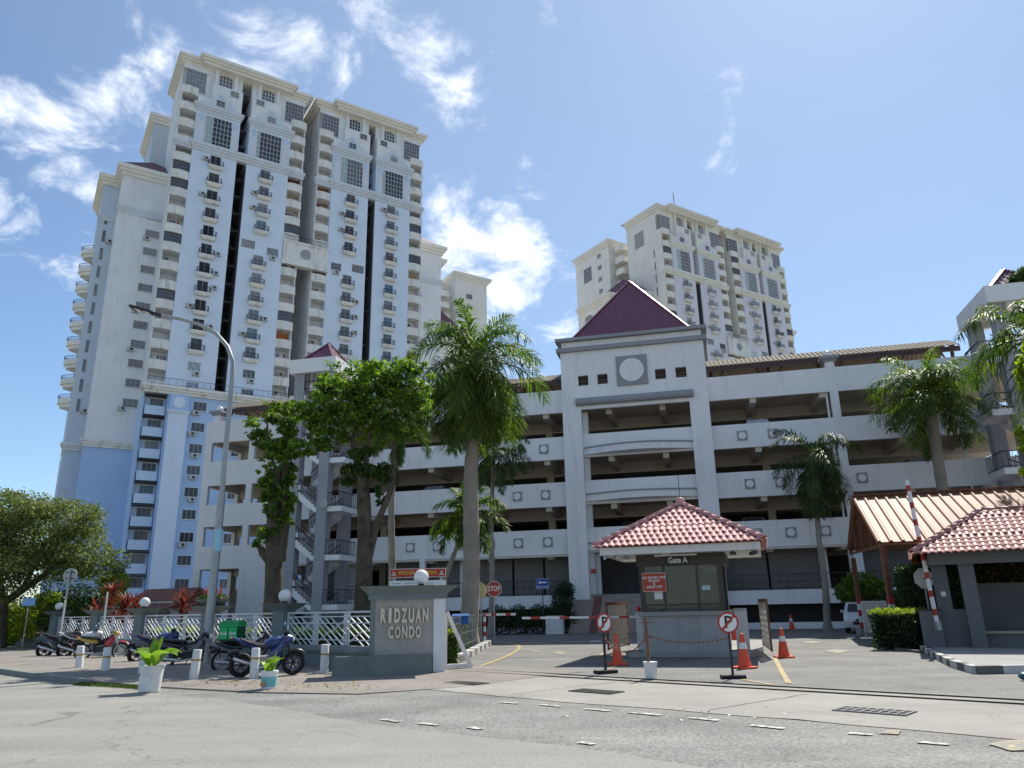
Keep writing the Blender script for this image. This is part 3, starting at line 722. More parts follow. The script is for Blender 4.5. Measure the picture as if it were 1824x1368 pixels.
#@@GARAGE
# ------------------------------------------------------------------ parking garage
GA = atan2(-0.2284, 0.9736)
Gg = thing('parking_garage', 'long four storey pale grey parking garage with maroon pyramid roof over its entrance bay', 'parking garage', (-1, 52.5, 0), GA)
GDX = Vector((.9736, -.2284, 0)); GDY = Vector((.2284, .9736, 0))
def GP(u, v, z=0): return Vector((-1, 52.5, 0)) + GDX * u + GDY * v + Vector((0, 0, z))
def gbox(name, mt, *b): return MB().box(*b).build(name, mt, Gg)
LEV = [4.95, 8.15, 11.4, 14.75]; TOP = [6.6, 9.8, 13.0, 16.4]
for zb, zt in zip(LEV, TOP):
    gbox('parapet', GW, -16.5, 4.76, 0, .2, zb, zt); gbox('parapet', GW, 14.7, 33.5, 0, .2, zb, zt)
    gbox('floor_slab', SOFFIT, -16.5, 35, .2, 18, zb + .35, zb + .6)
    gbox('floor_slab', SOFFIT, -24, -16.5, .3, 10, zb + .35, zb + .6)
    m = MB()
    gbox('beam', SOFFIT, -16.5, 35, 4.6, 5.0, zb - .42, zb + .35)
    for u in (-14, -9.6, -5.2, -.8, 3.4, 7.9, 11.6, 17.6, 20.2 if zb < 0 else 22.0, 26.4, 30.6): gbox('beam', SOFFIT, u - .2, u + .2, .2, 4.6, zb - .3, zb + .35)
    gbox('edge_beam', SOFFIT, -16.5, 4.76, .2, .5, zb + .02, zb + .35); gbox('edge_beam', SOFFIT, 14.7, 33.5, .2, .5, zb + .02, zb + .35)
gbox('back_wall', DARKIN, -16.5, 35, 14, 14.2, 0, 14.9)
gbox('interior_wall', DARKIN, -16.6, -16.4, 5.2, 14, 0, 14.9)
for u in (-10.6, -2.9, 2.8, 18.4, 29.2):
    gbox('column', SOFFIT, u - .25, u + .25, 4.5, 5.05, 2.3, 14.9)
# ground storey
gbox('plinth', GW, -16.5, 4.76, -.05, .2, 1.45, 2.3); gbox('plinth', GW, 14.7, 33.5, -.05, .2, 1.45, 2.3)
gbox('basement_shade_panel', DARKIN, -16.5, 33.5, 1.2, 1.4, 0, 2.0); gbox('podium_slab', CONC, -16.5, 33.5, .2, 3.0, 2.05, 2.29)  # dark panel paints the shade of the void under the plinth
gbox('kerb_wall', GW, -4, 4.7, -.6, -.4, 0, .32); gbox('kerb_wall', GW, 14.7, 33.5, -.6, -.4, 0, .38)
def shutter(u0, u1):
    m = MB(); n = 22
    for i in range(n): m.box(u0, u1, 1.52 + .02 * (i % 2), 1.6, 2.32 + i * (2.45 / n), 2.32 + (i + .86) * (2.45 / n))
    m.box(u0, u1, 1.6, 1.66, 2.3, 4.8); m.box(u0 - .05, u1 + .05, 1.44, 1.66, 4.72, 5.3)
    m.build('roller_shutter', SHUT, Gg)
for a, b in ((-15.8, -12), (-8.6, -5.9), (-5.7, -3.4), (-2.3, .4), (.55, 2.6), (2.75, 4.7), (14.8, 17.4), (17.55, 20.6), (22.9, 26.2), (26.4, 29.5)): shutter(a, b)
for u in (-3.35, -11.9, 20.65, 22.4, 29.6): gbox('pier', GWW, u, u + .9 if u < 20 else u + .45, 1.3, 1.7, 2.3, 5.3)
gbox('portal_post', GW, -5.85, -5.45, -.15, .2, 1.2, 4.95)
for a, b in ((-15.5, -6.2), (-5.3, 4.7), (14.75, 22.5), (22.9, 33)):
    m = MB(); rail(m, (a, .05, 2.3), (b, .05, 2.3), .95, int((b - a) / .45), 0, .02); m.bar((a, .05, 2.8), (b, .05, 2.8), .03); m.build('railing', DMETAL, Gg)
m = MB(); m.box(-16.5, 4.7, -.1, .0, 4.78, 4.93); m.build('drip_ledge', SOFFIT, Gg)
m = MB(); m.box(14.75, 33.5, -.1, .0, 4.78, 4.93); m.build('drip_ledge', SOFFIT, Gg)
# full height pier of the right wing
gbox('pier', GW, 22.45, 22.95, -.03, .25, 2.3, 16.39)
gbox('downpipe', WHITE, 22.2, 22.32, .25, .37, 2.3, 14.75); gbox('downpipe', WHITE, 29.7, 29.82, .1, .22, 2.3, 11.4)
def rotund(u, z, s=.64):
    o = MB().box(-s / 2, s / 2, -.07, 0, -s / 2, s / 2).build('ornament_plate', GTRIM, Gg, (u, 0, z))
    MB().lathe([(s * .37, -.1), (s * .37, -.065)], 24, (0, 0, 0), 0, 'y').build('ornament_disc', GW, o)
for u in (-6.6, -4.6, -2.7, -.75, 1.25, 3.3): rotund(u, 5.78)
for u in (-.75, 1.25, 3.25): rotund(u, 8.98)
for u in (-.75 + 2.0 * 2, 1.25): rotund(u - .02, 12.2)
for u in (16.9, 18.95, 21.0, 24.0): rotund(u, 5.78)
for u in (16.8, 18.7, 23.6): rotund(u, 8.98)
for u in (16.65, 18.6): rotund(u, 12.2)
# finials
def finial(u, v, z):
    m = MB(); m.box(u - .28, u + .28, v - .28, v + .28, z - .2, z + .42); m.box(u - .42, u + .42, v - .42, v + .42, z + .42, z + .58, 1); m.box(u - .58, u + .58, v - .58, v + .58, z + .58, z + .78, 1)
    m.sphere((u, v, z + 1.0), .25, 14, 8, 2); m.build('finial', [GW, GTRIM, GLOBE], Gg, smooth=True)
finial(22.7, .32, 16.4); finial(-23.4, .6, 16.4)
# portico
gbox('pier', GW, 4.76, 6.06, -.6, .6, .9, 14.7); gbox('pier', GW, 13.45, 14.72, -.6, .6, .9, 14.7)
gbox('pier', GWW, 6.06, 6.4, .2, .6, 2.3, 14.7)
m = MB()
hs = [(6.32, 16.75), (7.68, 16.75), (11.68, 16.84), (13.06, 16.84)]; w = .36
# front wall of the portico head with four square openings
xs = [4.76] + sum([[u - w, u + w] for u, z in hs], []) + [14.72]
zs0, zs1 = 16.42, 17.16
m.box(4.76, 14.72, -.6, -.35, 14.7, zs0); m.box(4.76, 14.72, -.6, -.35, zs1, 19.1)
for i in range(0, len(xs), 2): m.box(xs[i], xs[i + 1], -.6, -.35, zs0, zs1)
m.build('wall', GW, Gg)
gbox('wall', GW, 4.76, 5.0, -.35, 9, 14.7, 19.1); gbox('wall', GW, 14.48, 14.72, -.35, 9, 14.7, 19.1); gbox('wall', GWW, 5.0, 14.48, 8.8, 9, 14.7, 19.1)
gbox('wall', SOFFIT, 5.0, 14.48, .6, .8, 15.6, 19.1)
gbox('head_beam', SOFFIT, 6.06, 13.45, -.3, .3, 14.72, 15.3) if False else None
for u, z in hs:
    m = MB(); 
    for k in range(3): m.box(u - w, u + w, -.2, -.12, 16.48 + .24 * k, 16.56 + .24 * k)
    m.build('louvre', BROWNST, Gg)
gbox('moulding', GTRIM, 4.5, 14.98, -.86, 9.2, 18.95, 19.25); gbox('wall', GW, 4.85, 14.63, -.5, 8.9, 19.25, 19.75); gbox('moulding', GTRIM, 4.45, 15.03, -.9, 9.25, 19.75, 19.98)
o = MB().box(-1.07, 1.07, -.12, 0, -1.07, 1.07).build('ornament_plate', GTRIM, Gg, (9.75, -.6, 17.22))
MB().lathe([(.84, -.2), (.84, -.11)], 32, (0, 0, 0), 0, 'y').build('ornament_disc', GW, o)
MB().lathe([(.86, -.135), (.86, -.118), (.94, -.118)], 32, (0, 0, 0), 0, 'y').build('ornament_ring', GTRIM, o)
m = MB(); m.tube([(5.75, -.75, 15.2), (13.75, -.75, 15.2)], .27, 12); m.box(5.75, 13.75, -.75, -.3, 14.98, 15.4); m.build('roll_moulding', GTRIM, Gg, smooth=True)
def pyr_ribbed(parent, u0, u1, v0, v1, z, h, mt, rib=.28, name='roof'):
    ap = Vector(((u0 + u1) / 2, (v0 + v1) / 2, z + h)); m = MB()
    cs = [Vector((u0, v0, z)), Vector((u1, v0, z)), Vector((u1, v1, z)), Vector((u0, v1, z))]
    m.add([*cs, ap], [(0, 1, 4), (1, 2, 4), (2, 3, 4), (3, 0, 4), (0, 3, 2, 1)])
    for i in range(4):
        a, b = cs[i], cs[(i + 1) % 4]; mid = (a + b) / 2; n_ = int((b - a).length / rib)
        nrm = (b - a).cross(ap - a).normalized()
        for k in range(1, n_):
            t = k / n_; p = a.lerp(b, t); s = 1 - abs(2 * t - 1); q = p + (ap - mid) * s
            m.bar(p + nrm * .01, q + nrm * .01, .05, .06, 0, up=nrm)
        m.bar(a + Vector((0, 0, .03)), ap + Vector((0, 0, .06)), .22, .07)
    return m.build(name, mt, parent)
pyr_ribbed(Gg, 5.35, 14.1, .0, 8.6, 19.98, 6.1, METALROOF)
# curved balcony bands of the portico
def curved_band(z0, z1, ledge):
    n = 14; P = [(6.06 + 7.39 * i / n, -.25 - 1.0 * sin(pi * i / n)) for i in range(n + 1)]; m = MB()
    m.box(6.06, 13.45, -.1, .1, z0 + .02, z1)
    m.prism(P + [(13.45, .2), (6.06, .2)], ledge, ledge + .32, 'z'); Q = [(x, y + .14) for x, y in P]
    for i in range(n): m.prism([P[i], P[i + 1], Q[i + 1], Q[i]], ledge + .32, ledge + .55, 'z')
    m.build('balcony', GW, Gg)
    k = MB(); K = [(x, y - .06) for x, y in P]
    for i in range(n): k.prism([K[i], K[i + 1], P[i + 1], P[i]], ledge + .42, ledge + .52, 'z')
    k.build('moulding', GTRIM, Gg)
curved_band(11.4, 13.04, 11.55); curved_band(8.15, 9.8, 8.35); curved_band(4.95, 6.62, 5.1)
gbox('entrance_shade_panel', DARKIN, 6.0, 13.5, 1.6, 1.8, 2.2, 4.95); gbox('entrance_jamb', GWW, 6.1, 6.7, .7, 1.1, 2.2, 4.95)  # wide dark panel stands for the shade of the open entrance
STEP = mat('buff_paving_tile', (0.33, 0.27, 0.23), 0.8, 0.12, 2); STEPR = mat('red_paving_tile', (0.20, 0.10, 0.09), 0.8, 0.1, 2)
for i in range(12):
    z = .18 * (12 - i); gbox('step', STEP, 5.1, 13.6, 1.6 - 3.6 - (i * .3) + 1.8 - .3, 1.0, z - .18, z); gbox('step_inlay', STEPR, 6.35, 6.85, 1.6 - 3.6 - (i * .3) + 1.8 - .315, -.1 - i * .3, z - .175, z + .004)
m = MB().box(6.2, 6.55, -.62, -.6, 3.6, 3.9); m.build('notice', RED, Gg)
# open left block
def openwall(v0, v1, mt):
    m = MB()
    zc = [(0, 0), (4.77, 6.45), (7.93, 9.6), (11.08, 12.97), (14.5, 16.25)]
    for a, b in zc[1:]: m.box(-24, -16.5, v0, v1, a, b)
    for za, zb in ((0, 4.77), (6.45, 7.93), (9.6, 11.08), (12.97, 14.5)):
        for a, b in ((-24, -23.4), (-20.1, -19.6), (-16.9, -16.5)): m.box(a, b, v0, v1, za, zb)
    m.build('wall', mt, Gg)
openwall(0, .3, GWW); openwall(9.7, 10, GWW)
gbox('wall', GWW, -19.6, -16.9, .02, .28, 0, 4.77)
gbox('wall', GWW, -24, -16.5, 9.72, 9.98, 0, 1.0)
m = MB()
for a, b in ((4.77, 6.45), (7.93, 9.6), (11.08, 12.97), (14.5, 16.25)): m.box(-24, -23.7, .3, 9.7, a, b)
[m.box(-24, -23.7, 4.5, 5.3, za, zb) for za, zb in ((0, 4.77), (6.45, 7.93), (9.6, 11.08), (12.97, 14.5))]; m.build('wall', GWW, Gg)
for zb in (4.77, 7.93, 11.08, 14.5): gbox('beam', SOFFIT, -23.7, -16.5, 4.7, 5.1, zb - .35, zb + .5); gbox('column', GWW, -20.1, -19.6, 4.6, 5.2, zb - 3.2, zb)
gbox('interior_wall', DARKIN, -22.6, -21.9, 8.4, 8.9, 0, 14.5)
for u in (-18.4, -22.0): MB().lathe([(.16, -.05), (.16, 0)], 10, (u, 0, 6.1), 0, 'y').build('vent', GTRIM, Gg)
# rooftop canopies: rafters, posts and corrugated sheet
def canopy(u0, u1, v0, v1, zf, zb, zpost, npost):
    vr = v0 + 2.2; zr = zf + 1.05; m = MB(); n = int((u1 - u0) / .3)
    for i in range(n):
        a = u0 + (u1 - u0) * i / n; b = u0 + (u1 - u0) * (i + .72) / n; c = u0 + (u1 - u0) * (i + 1) / n
        for (va, za, vb, zc) in ((v0, zf, vr, zr), (vr, zr, v1, zb)):
            m.add([(a, va, za + .06), (b, va, za + .06), (b, vb, zc + .06), (a, vb, zc + .06)], [(0, 1, 2, 3)]); m.add([(b, va, za), (c, va, za), (c, vb, zc), (b, vb, zc)], [(0, 1, 2, 3)])
            m.add([(b, va, za), (b, va, za + .06), (b, vb, zc + .06), (b, vb, zc)], [(0, 1, 2, 3)]); m.add([(c, va, za), (c, va, za + .06), (c, vb, zc + .06), (c, vb, zc)], [(0, 1, 2, 3)])
    m.build('canopy_sheet', BEIGEROOF, Gg)
    f = MB(); f.box(u0, u1, v0 + .05, v0 + .2, zf - .34, zf - .02); f.box(u0, u1, v1 - .5, v1 - .35, zb - .4, zb - .05); f.box(u0, u1, vr - .06, vr + .06, zr - .3, zr - .03)
    for i in range(npost):
        u = u0 + .25 + (u1 - u0 - .5) * i / max(1, npost - 1)
        f.bar((u, v0 + .1, zf - .1), (u, vr, zr - .1), .1, .14); f.bar((u, vr, zr - .1), (u, v1, zb - .1), .1, .14); f.box(u - .09, u + .09, v0 + .8, v0 + .98, zpost, zf + .2)
        f.bar((u, v0 + .9, zpost + .45), (u - .9, v0 + .3, zf - .2), .08); f.bar((u, v0 + .9, zpost + .45), (u + .9, v0 + .3, zf - .2), .08)
    f.build('canopy_frame', BROWNST, Gg)
canopy(-23.6, -16.3, .8, 6.0, 17.45, 17.35, 16.2, 3); canopy(-10, 4.7, .8, 6.5, 17.4, 17.0, 15.3, 5); canopy(14.85, 30.9, .8, 6.5, 17.4, 17.0, 15.3, 5)
MB().lathe([(.3, 0), (.34, .3), (.15, .55), (.15, .7)], 10).build('rooftop_fan', DMETAL, Gg, (-18.6, 2.0, 16.25))
# stair towers
def stairs(name, label, u0, u1, v0, v1, mirror=False, seed=1):
    T = thing(name, label, 'stair tower', GP(u0, v0), GA, 'garage stair towers')
    w = u1 - u0; d = v1 - v0
    def bx(n, mt, *b):
        b = list(b)
        if mirror: b[0], b[1] = w - b[1], w - b[0]
        return MB().box(*b).build(n, mt, T)
    cw = .75
    for a in (0, w - cw):
        bx('column', GGREY, a, a + cw, 0, cw, 0, 18.3)
        bx('column', GGREY, a, a + cw, d - cw, d - .02, 0, 18.3)
    bx('fascia', GW, -.3, w + .3, -.3, .0, 18.1, 19.15); bx('fascia', GW, -.3, w + .3, d, d + .3, 18.1, 19.15)
    bx('fascia', GW, -.3, -.002, .0, d, 18.1, 19.15); bx('fascia', GW, w + .002, w + .3, .0, d, 18.1, 19.15)
    bx('roof_slab', GW, -.1, w + .1, .0, d, 18.9, 19.1)
    pyr_ribbed(T, .1, w - .1, .2, d - .2, 19.12, 1.9, METALROOF, .3)
    g = MB()
    for k in range(int(w / .35)): g.box(cw + k * .33, cw + k * .33 + .04, .1, .16, 17.0, 18.1) if cw + k * .33 < w - cw else None
    g.box(cw, w - cw, .1, .16, 16.97, 17.03); g.box(cw, w - cw, .1, .16, 17.5, 17.55)
    g.build('grille', DMETAL, T)
    fx = (lambda x: w - x) if mirror else (lambda x: x)
    NS = 9
    for lv in range(5):
        zt = [4.95, 8.15, 11.4, 14.75, 17.9][lv] - 1.35
        # front flight falls away from the wall side
        def flight(xa, xb, za, zb, ya, yb, nm='stair_flight'):
            m = MB(); pts = []
            for i in range(NS):
                x0 = xa + (xb - xa) * i / NS; x1 = xa + (xb - xa) * (i + 1) / NS; z0 = za + (zb - za) * i / NS
                pts += [(fx(x0), z0), (fx(x1), z0)]
            und = [(fx(xb), zb - .35), (fx(xa), za - .55)]
            m.prism(pts + und, ya, yb, 'y'); m.build(nm, GW, T)
            r_ = MB()
            for yy in (ya + .05, yb - .05):
                rail(r_, (fx(xa), yy, za), (fx(xb), yy, zb + (zb - za) / NS * 0), .95, 9, 0, .022)
                p, q = Vector((fx(xa), yy, za + .55)), Vector((fx(xb), yy, zb + .55)); r_.bar(p, q, .025)
            r_.build('railing', DMETAL, T)
        flight(.1, w - 1.0, zt, zt - 1.55, .1, 1.25)
        flight(w - .1, .9, zt - 1.65, zt - 3.2, 1.45, 2.6)
        bx('landing', GW, w - 1.0, w + 1.1, .1, 2.6, zt - 1.95, zt - 1.6)
        bx('landing', GW, -.4, .9, .1, 2.6, zt - .35, zt - .002)
        r_ = MB(); rail(r_, (fx(w + 1.05), .15, zt - 1.6), (fx(w + 1.05), 2.55, zt - 1.6), .95, 8, 0, .022); rail(r_, (fx(w + .0), .15, zt - 1.6), (fx(w + 1.05), .15, zt - 1.6), .95, 4, 0, .022); r_.build('railing', DMETAL, T)
    return T
stairs('stair_tower', 'grey columned stair tower with white canopy and little maroon roof, left of the garage', -14.2, -11.2, -4.0, -.05)
stairs('stair_tower', 'tall open stair tower with white canopy at the right end of the garage', 31.1, 35.0, -4.6, -.05, True)
MB().lathe([(.02, -.05), (.25, 0), (.36, .12)], 16, (0, 0, 0), 0, 'y')
tag(MB().lathe([(.30, -.1), (.2, -.04), (.03, 0)], 18, (0, 0, 0), 0, 'y').build('satellite_dish', GALV, None, GP(-11.3, -4.2, 8.6), GA + .2), 'small white satellite dish fixed to the grey stair column', 'satellite dish')
#@@BOOTH
# ------------------------------------------------------------------ guard booth with tiled roof
def tile_mesh(mt, w=.215, l=.37):
    m = MB(); n = 6; rows = []
    prof = [(-w / 2 + w * 1.05 * i / n, .045 * sin(pi * min(1, i / (n - 1.2))) if i < n else -.012) for i in range(n + 1)]
    vs = []
    for (yy, dz) in ((0, .03), (l, .0)):
        for (x, z) in prof: vs.append((x, yy, z + dz))
    for (x, z) in prof: vs.append((x, 0, z - .01))
    for (x, z) in prof: vs.append((x, 0, z + .03))
    k = n + 1
    fs = [(i, i + 1, k + i + 1, k + i) for i in range(n)] + [(2 * k + i, 2 * k + i + 1, 3 * k + i + 1, 3 * k + i) for i in range(n)]
    m.add(vs, fs); me = m.mesh('roof_tile', [mt])
    for p in me.polygons: p.use_smooth = True
    return me
def ridge_mesh(mt, l=.40):
    m = MB(); n = 7; vs = []
    for (yy, r) in ((0, .135), (l, .11)):
        for i in range(n + 1): a = pi * i / n; vs.append((r * cos(a), yy, r * .75 * sin(a) + .02 * (yy == 0)))
    for i in range(n + 1): a = pi * i / n; vs.append((.11 * cos(a), 0, .085 * sin(a)))
    k = n + 1
    m.add(vs, [(i, i + 1, k + i + 1, k + i) for i in range(n)] + [(2 * k + i, 2 * k + i + 1, i + 1, i) for i in range(n)])
    me = m.mesh('ridge_tile', [mt])
    for p in me.polygons: p.use_smooth = True
    return me
def tiled_slope(parent, a, b, apexL, apexR, mt, tm, single, jit, clip=None):
    """a,b eave corners; apexL/R top corners. Rows of tiles; single -> separate parts, else one joined part."""
    a, b, pl, pr = map(Vector, (a, b, apexL, apexR)); ex = (b - a).normalized(); W_ = (b - a).length
    mid = (pl + pr) / 2; up = mid - a - ex * (mid - a).dot(ex); H_ = up.length; ey = up.normalized(); ez = ex.cross(ey)
    R = Matrix((ex, ey, ez)).transposed().to_4x4(); l = .31; w = .205; nr = int(H_ / l); J = MB(); parts = []
    for j in range(nr):
        t = (j + .2) * l / H_; xl = (pl - a).dot(ex) * t; xr = W_ + ((pr - a).dot(ex) - W_) * t
        n = max(1, int(round((xr - xl) / w)))
        x0 = (xl + xr) / 2 - n * w / 2
        for i in range(n):
            p = a + ex * (x0 + (i + .5) * w) + ey * (j * l - .06) + ez * (.03 + jit.uniform(-.004, .004))
            if single and (clip is None or clip(p)):
                o = link('roof_tile', tm, parent); o.matrix_local = Matrix.Translation(p) @ R @ Matrix.Rotation(jit.uniform(-.02, .02), 4, 'Z'); parts.append(o)
            else:
                T4 = Matrix.Translation(p) @ R
                J.add([T4 @ v.co for v in tm.vertices], [tuple(q.vertices) for q in tm.polygons])
    if J.v:
        o = J.build('tile_slope', mt, parent, fix=False); o['kind'] = 'stuff'
        for p in o.data.polygons: p.use_smooth = True
    # board under the tiles
    MB().add([a, b, pr, pl], [(0, 1, 2, 3)]).build('roof_board', mt, parent)
    return parts
def hip_ridge(parent, a, b, rm, l=.36):
    a, b = Vector(a), Vector(b); d = (b - a); n = int(d.length / l); ey = d.normalized(); ex = ey.cross(Vector((0, 0, 1))).normalized(); ez = ex.cross(ey)
    R = Matrix((ex, ey, ez)).transposed().to_4x4()
    for i in range(n):
        o = link('ridge_tile', rm, parent); o.matrix_local = Matrix.Translation(a + d * (i / n) + ez * .05) @ R
TM = tile_mesh(TILE); RM = ridge_mesh(TILE); TM2 = tile_mesh(TILED); RM2 = ridge_mesh(TILED)
BA = atan2(-.301, .954)
Bt = thing('guard_booth', 'small guard booth with rose tiled pyramid roof and tinted windows between the gate lanes', 'guard booth', (5.28, 24.92, 0), BA)
def bb(n, mt, *b): return MB().box(*b).build(n, mt, Bt)
BRN = mat('dark_bronze_frame', (0.06, 0.05, 0.042), 0.5, 0.1, 3)
GREYR = mat('rough_booth_plaster', (0.34, 0.345, 0.33), 0.95, 0.14, 2.5, fine=0.2, bump=0.5, bscale=30, streak=0.35, dirt=(0.13, 0.13, 0.12))
bb('base_wall', GREYR, -1.31, 1.31, 0, 2.5, .15, 1.24); bb('sill_ledge', CONC, -1.42, 1.42, -.12, 2.6, 1.24, 1.36)
bb('head_beam', BRN, -1.38, 1.45, 0, 2.5, 2.80, 3.16)
for u in (-1.31, 1.17): bb('post', BRN, u, u + .16, 0, .16, 1.36, 2.80)
for u in (-1.31, 1.17): bb('post', BRN, u, u + .16, 2.34, 2.5, 1.36, 2.80)
for u in (-.56, .5): bb('mullion', BRN, u, u + .07, .02, .1, 1.36, 2.80)
bb('transom', BRN, -1.15, 1.17, .03, .09, 1.54, 1.6)
BGL = mat('tinted_booth_glass', (0.035, 0.04, 0.038), 0.04, 0.3, 1.2, spec=0.7)
m = bpy.data.materials.new('clear_tinted_glass'); m.use_nodes = True; b_ = m.node_tree.nodes['Principled BSDF']
b_.inputs['Base Color'].default_value = (.05, .06, .06, 1); b_.inputs['Roughness'].default_value = .03; b_.inputs['Alpha'].default_value = .5; b_.inputs['Specular IOR Level'].default_value = .7; TGL = m
for a, b in ((-1.15, -.56), (-.49, .5), (.57, 1.17)): bb('window_pane', TGL, a, b, .05, .062, 1.6, 2.80)
for a, b in ((-1.15, -.56), (-.49, .5), (.57, 1.17)): bb('window_pane', TGL, a, b, .05, .062, 1.36, 1.54)
for u in (-1.27, 1.25): bb('window_pane', TGL, u, u + .012, .16, 2.34, 1.36, 2.80)
bb('window_pane', TGL, -1.15, 1.17, 2.42, 2.432, 1.36, 2.80); bb('ceiling', BRN, -1.3, 1.3, .02, 2.48, 2.78, 2.82); bb('floor', CONC, -1.3, 1.3, .02, 2.48, 1.22, 1.26)
bb('desk', BRN, -1.0, 1.0, .3, .8, 1.38, 1.43); bb('blind', mat('blue_grey_blind', (.25, .33, .38), .6), -1.12, -.62, .075, .09, 1.62, 1.9)
bb('paper', WHITE, -.86, -.6, .03, .045, 1.75, 2.1); bb('paper', mat('pale_blue_paper', (.40, .52, .58), .6), .66, .92, .03, .045, 2.0, 2.14)
bb('inner_wall', mat('dim_booth_lining', (.16, .15, .14), .9), -.3, 1.16, 1.9, 1.96, 1.36, 2.6)
# roof structure
bb('eave_soffit', WHITE, -2.3, 2.5, -1.0, 3.4, 3.16, 3.22)
for b in ((-2.36, 2.57, -1.08, -1.0), (-2.36, 2.57, 3.4, 3.48)): bb('fascia', WHITED, *b, 3.13, 3.36)
for b in ((-2.36, -2.3), (2.5, 2.57)): bb('fascia', WHITED, *b, -1.0, 3.4, 3.13, 3.36)
sl = MB()
for i in range(18): sl.box(-2.25 + i * .27, -2.25 + i * .27 + .02, -.98, 3.38, 3.145, 3.16)
sl.build('soffit_battens', WHITE, Bt)
eL, eR, eb, ap = (-2.48, -1.22, 3.38), (2.69, -1.22, 3.38), 3.62, (.1, 1.2, 4.86)
jit = random.Random(2)
tiled_slope(Bt, eL, eR, ap, ap, TILE, TM, True, jit)
tiled_slope(Bt, eR, (2.69, eb, 3.38), ap, ap, TILE, TM, False, jit); tiled_slope(Bt, (2.69, eb, 3.38), (-2.48, eb, 3.38), ap, ap, TILE, TM, False, jit); tiled_slope(Bt, (-2.48, eb, 3.38), eL, ap, ap, TILE, TM, False, jit)
for c in (eL, eR, (2.69, eb, 3.38), (-2.48, eb, 3.38)): hip_ridge(Bt, c, ap, RM)
MB().sphere((ap[0], ap[1], ap[2] + .12), .16, 12, 8).build('roof_cap', TILE, Bt, smooth=True)
MB().tube([(.1, 1.2, 4.9), (.1, 1.2, 5.9)], .012, 5).build('aerial', DMETAL, Bt)
bb('light_tube', WHITE, -.75, .6, -.2, -.12, 3.08, 3.13)
gs = bb('name_board', BLKP, -.39, .32, -.04, 0, 2.80, 3.09); text('Gate A', .25, gs, (-.03, -.044, 2.945), WHITE, sx=.85)
cm_ = MB(); cm_.box(-.07, .07, -.32, -.05, -.04, .05); cm_.build('camera', WHITE, Bt, (-.25, -.25, 3.14), -.5)
for (u, v, rz) in ((-1.9, -.85, .5), (-1.62, -.55, .9), (1.75, -.8, -.4), (2.4, -.85, -.3), (-2.25, -.85, .2), (1.7, -.5, 0), (2.3, -.3, 0.6)):
    q = MB(); q.box(-.045, .045, -.16, .1, -.14, -.05); q.box(-.015, .015, -.015, .015, -.06, .0); q.build('camera', DMETAL if u > 1.7 else GALV, Bt, (u, v, 3.15), rz)
tag(None, None) if False else None
rb = thing('notice_board', 'red board forbidding pickup and drop off, fixed on the booth window', 'notice board', Vector((5.28, 24.92, 0)) + Vector((.954, -.301, 0)) * -.82 + Vector((-.301, -.954, 0)) * .09, BA)
MB().box(-.37, .37, -.02, .02, 2.0, 2.56).build('board', mat('notice_red', (.42, .06, .035), .5), rb)
MB().box(-.38, .38, -.015, .015, 1.985, 2.575).build('rim', WHITED, rb)
for s_, z in (('NO ENTRY FOR', 2.42), ('PICKUP', 2.32), ('&', 2.23), ('DROP OFF', 2.13)): text(s_, .108, rb, (0, -.024, z), WHITE)
# island kerb
m = MB(); P = [(-1.75, -.25), (1.95, -.25), (2.3, .3), (2.3, 7.5), (-1.95, 7.5), (-1.95, .3)]
m.prism(P, 0, .15); o = m.build('traffic_island', CONC); o.location = (5.28, 24.92, 0); o.rotation_euler = (0, 0, BA); tag(o, kind='structure')
def BP(u, v, z=0): return Vector((5.28, 24.92, z)) + Vector((.954, -.301, 0)) * u + Vector((.301, .954, 0)) * v
#@@SIDE
# ------------------------------------------------------------------ right shelter with tiled roof
HA = atan2(-.45, .893)
Sh = thing('gate_shelter', 'dark grey gate shelter with dull red tiled hip roof at the right edge', 'shelter', (14.2, 24.6, 0), HA)
def sb(n, mt, *b): return MB().box(*b).build(n, mt, Sh)
SHG = mat('dark_grey_shelter_paint', (.14, .145, .15), .85, .1, 1.5, fine=.08)
for u, v in ((-.1, -.1), (-.85, .35), (4.2, -.1), (4.2, 3.2), (-.85, 3.2)):
    sb('column', SHG, u, u + .42, v, v + .42, .12, 2.75)
sb('column', SHG, -.43, -.1, .36, .6, .12, 1.25)
sb('wall', SHG, .17, 4.2, 2.2, 2.4, .12, 2.05); sb('wall', SHG, .17, 4.2, .55, .7, .12, .5)
sb('bench_top', mat('buff_bench_slab', (.36, .33, .24), .8), .17, 4.2, .45, .9, .5, .58)
sb('beam', SHG, -.9, 5.2, -.35, -.1, 2.62, 2.98); sb('beam', SHG, -.9, -.65, -.1, 3.8, 2.62, 2.98); sb('ceiling', SHG, -.65, 5.2, -.1, 3.8, 2.9, 2.98)
sb('switch', WHITED, -.7, -.56, .31, .35, 1.65, 1.8)
a = (-1.35, -1.0, 2.95); b = (7.0, -1.0, 2.95); pl = (1.0, 1.9, 4.4); pr = (4.6, 1.9, 4.4)
tiled_slope(Sh, a, b, pl, pr, TILED, TM2, True, jit, lambda p: p.x < 2.2); tiled_slope(Sh, (-1.35, 4.8, 2.95), a, pl, pl, TILED, TM2, False, jit)
MB().add([(7, -1, 2.95), (7, 4.8, 2.95), pr], [(0, 1, 2)]).build('roof_board', TILED, Sh); MB().add([(7, 4.8, 2.95), (-1.35, 4.8, 2.95), pl, pr], [(0, 1, 2, 3)]).build('roof_board', TILED, Sh)
hip_ridge(Sh, a, pl, RM2); hip_ridge(Sh, pl, pr, RM2)
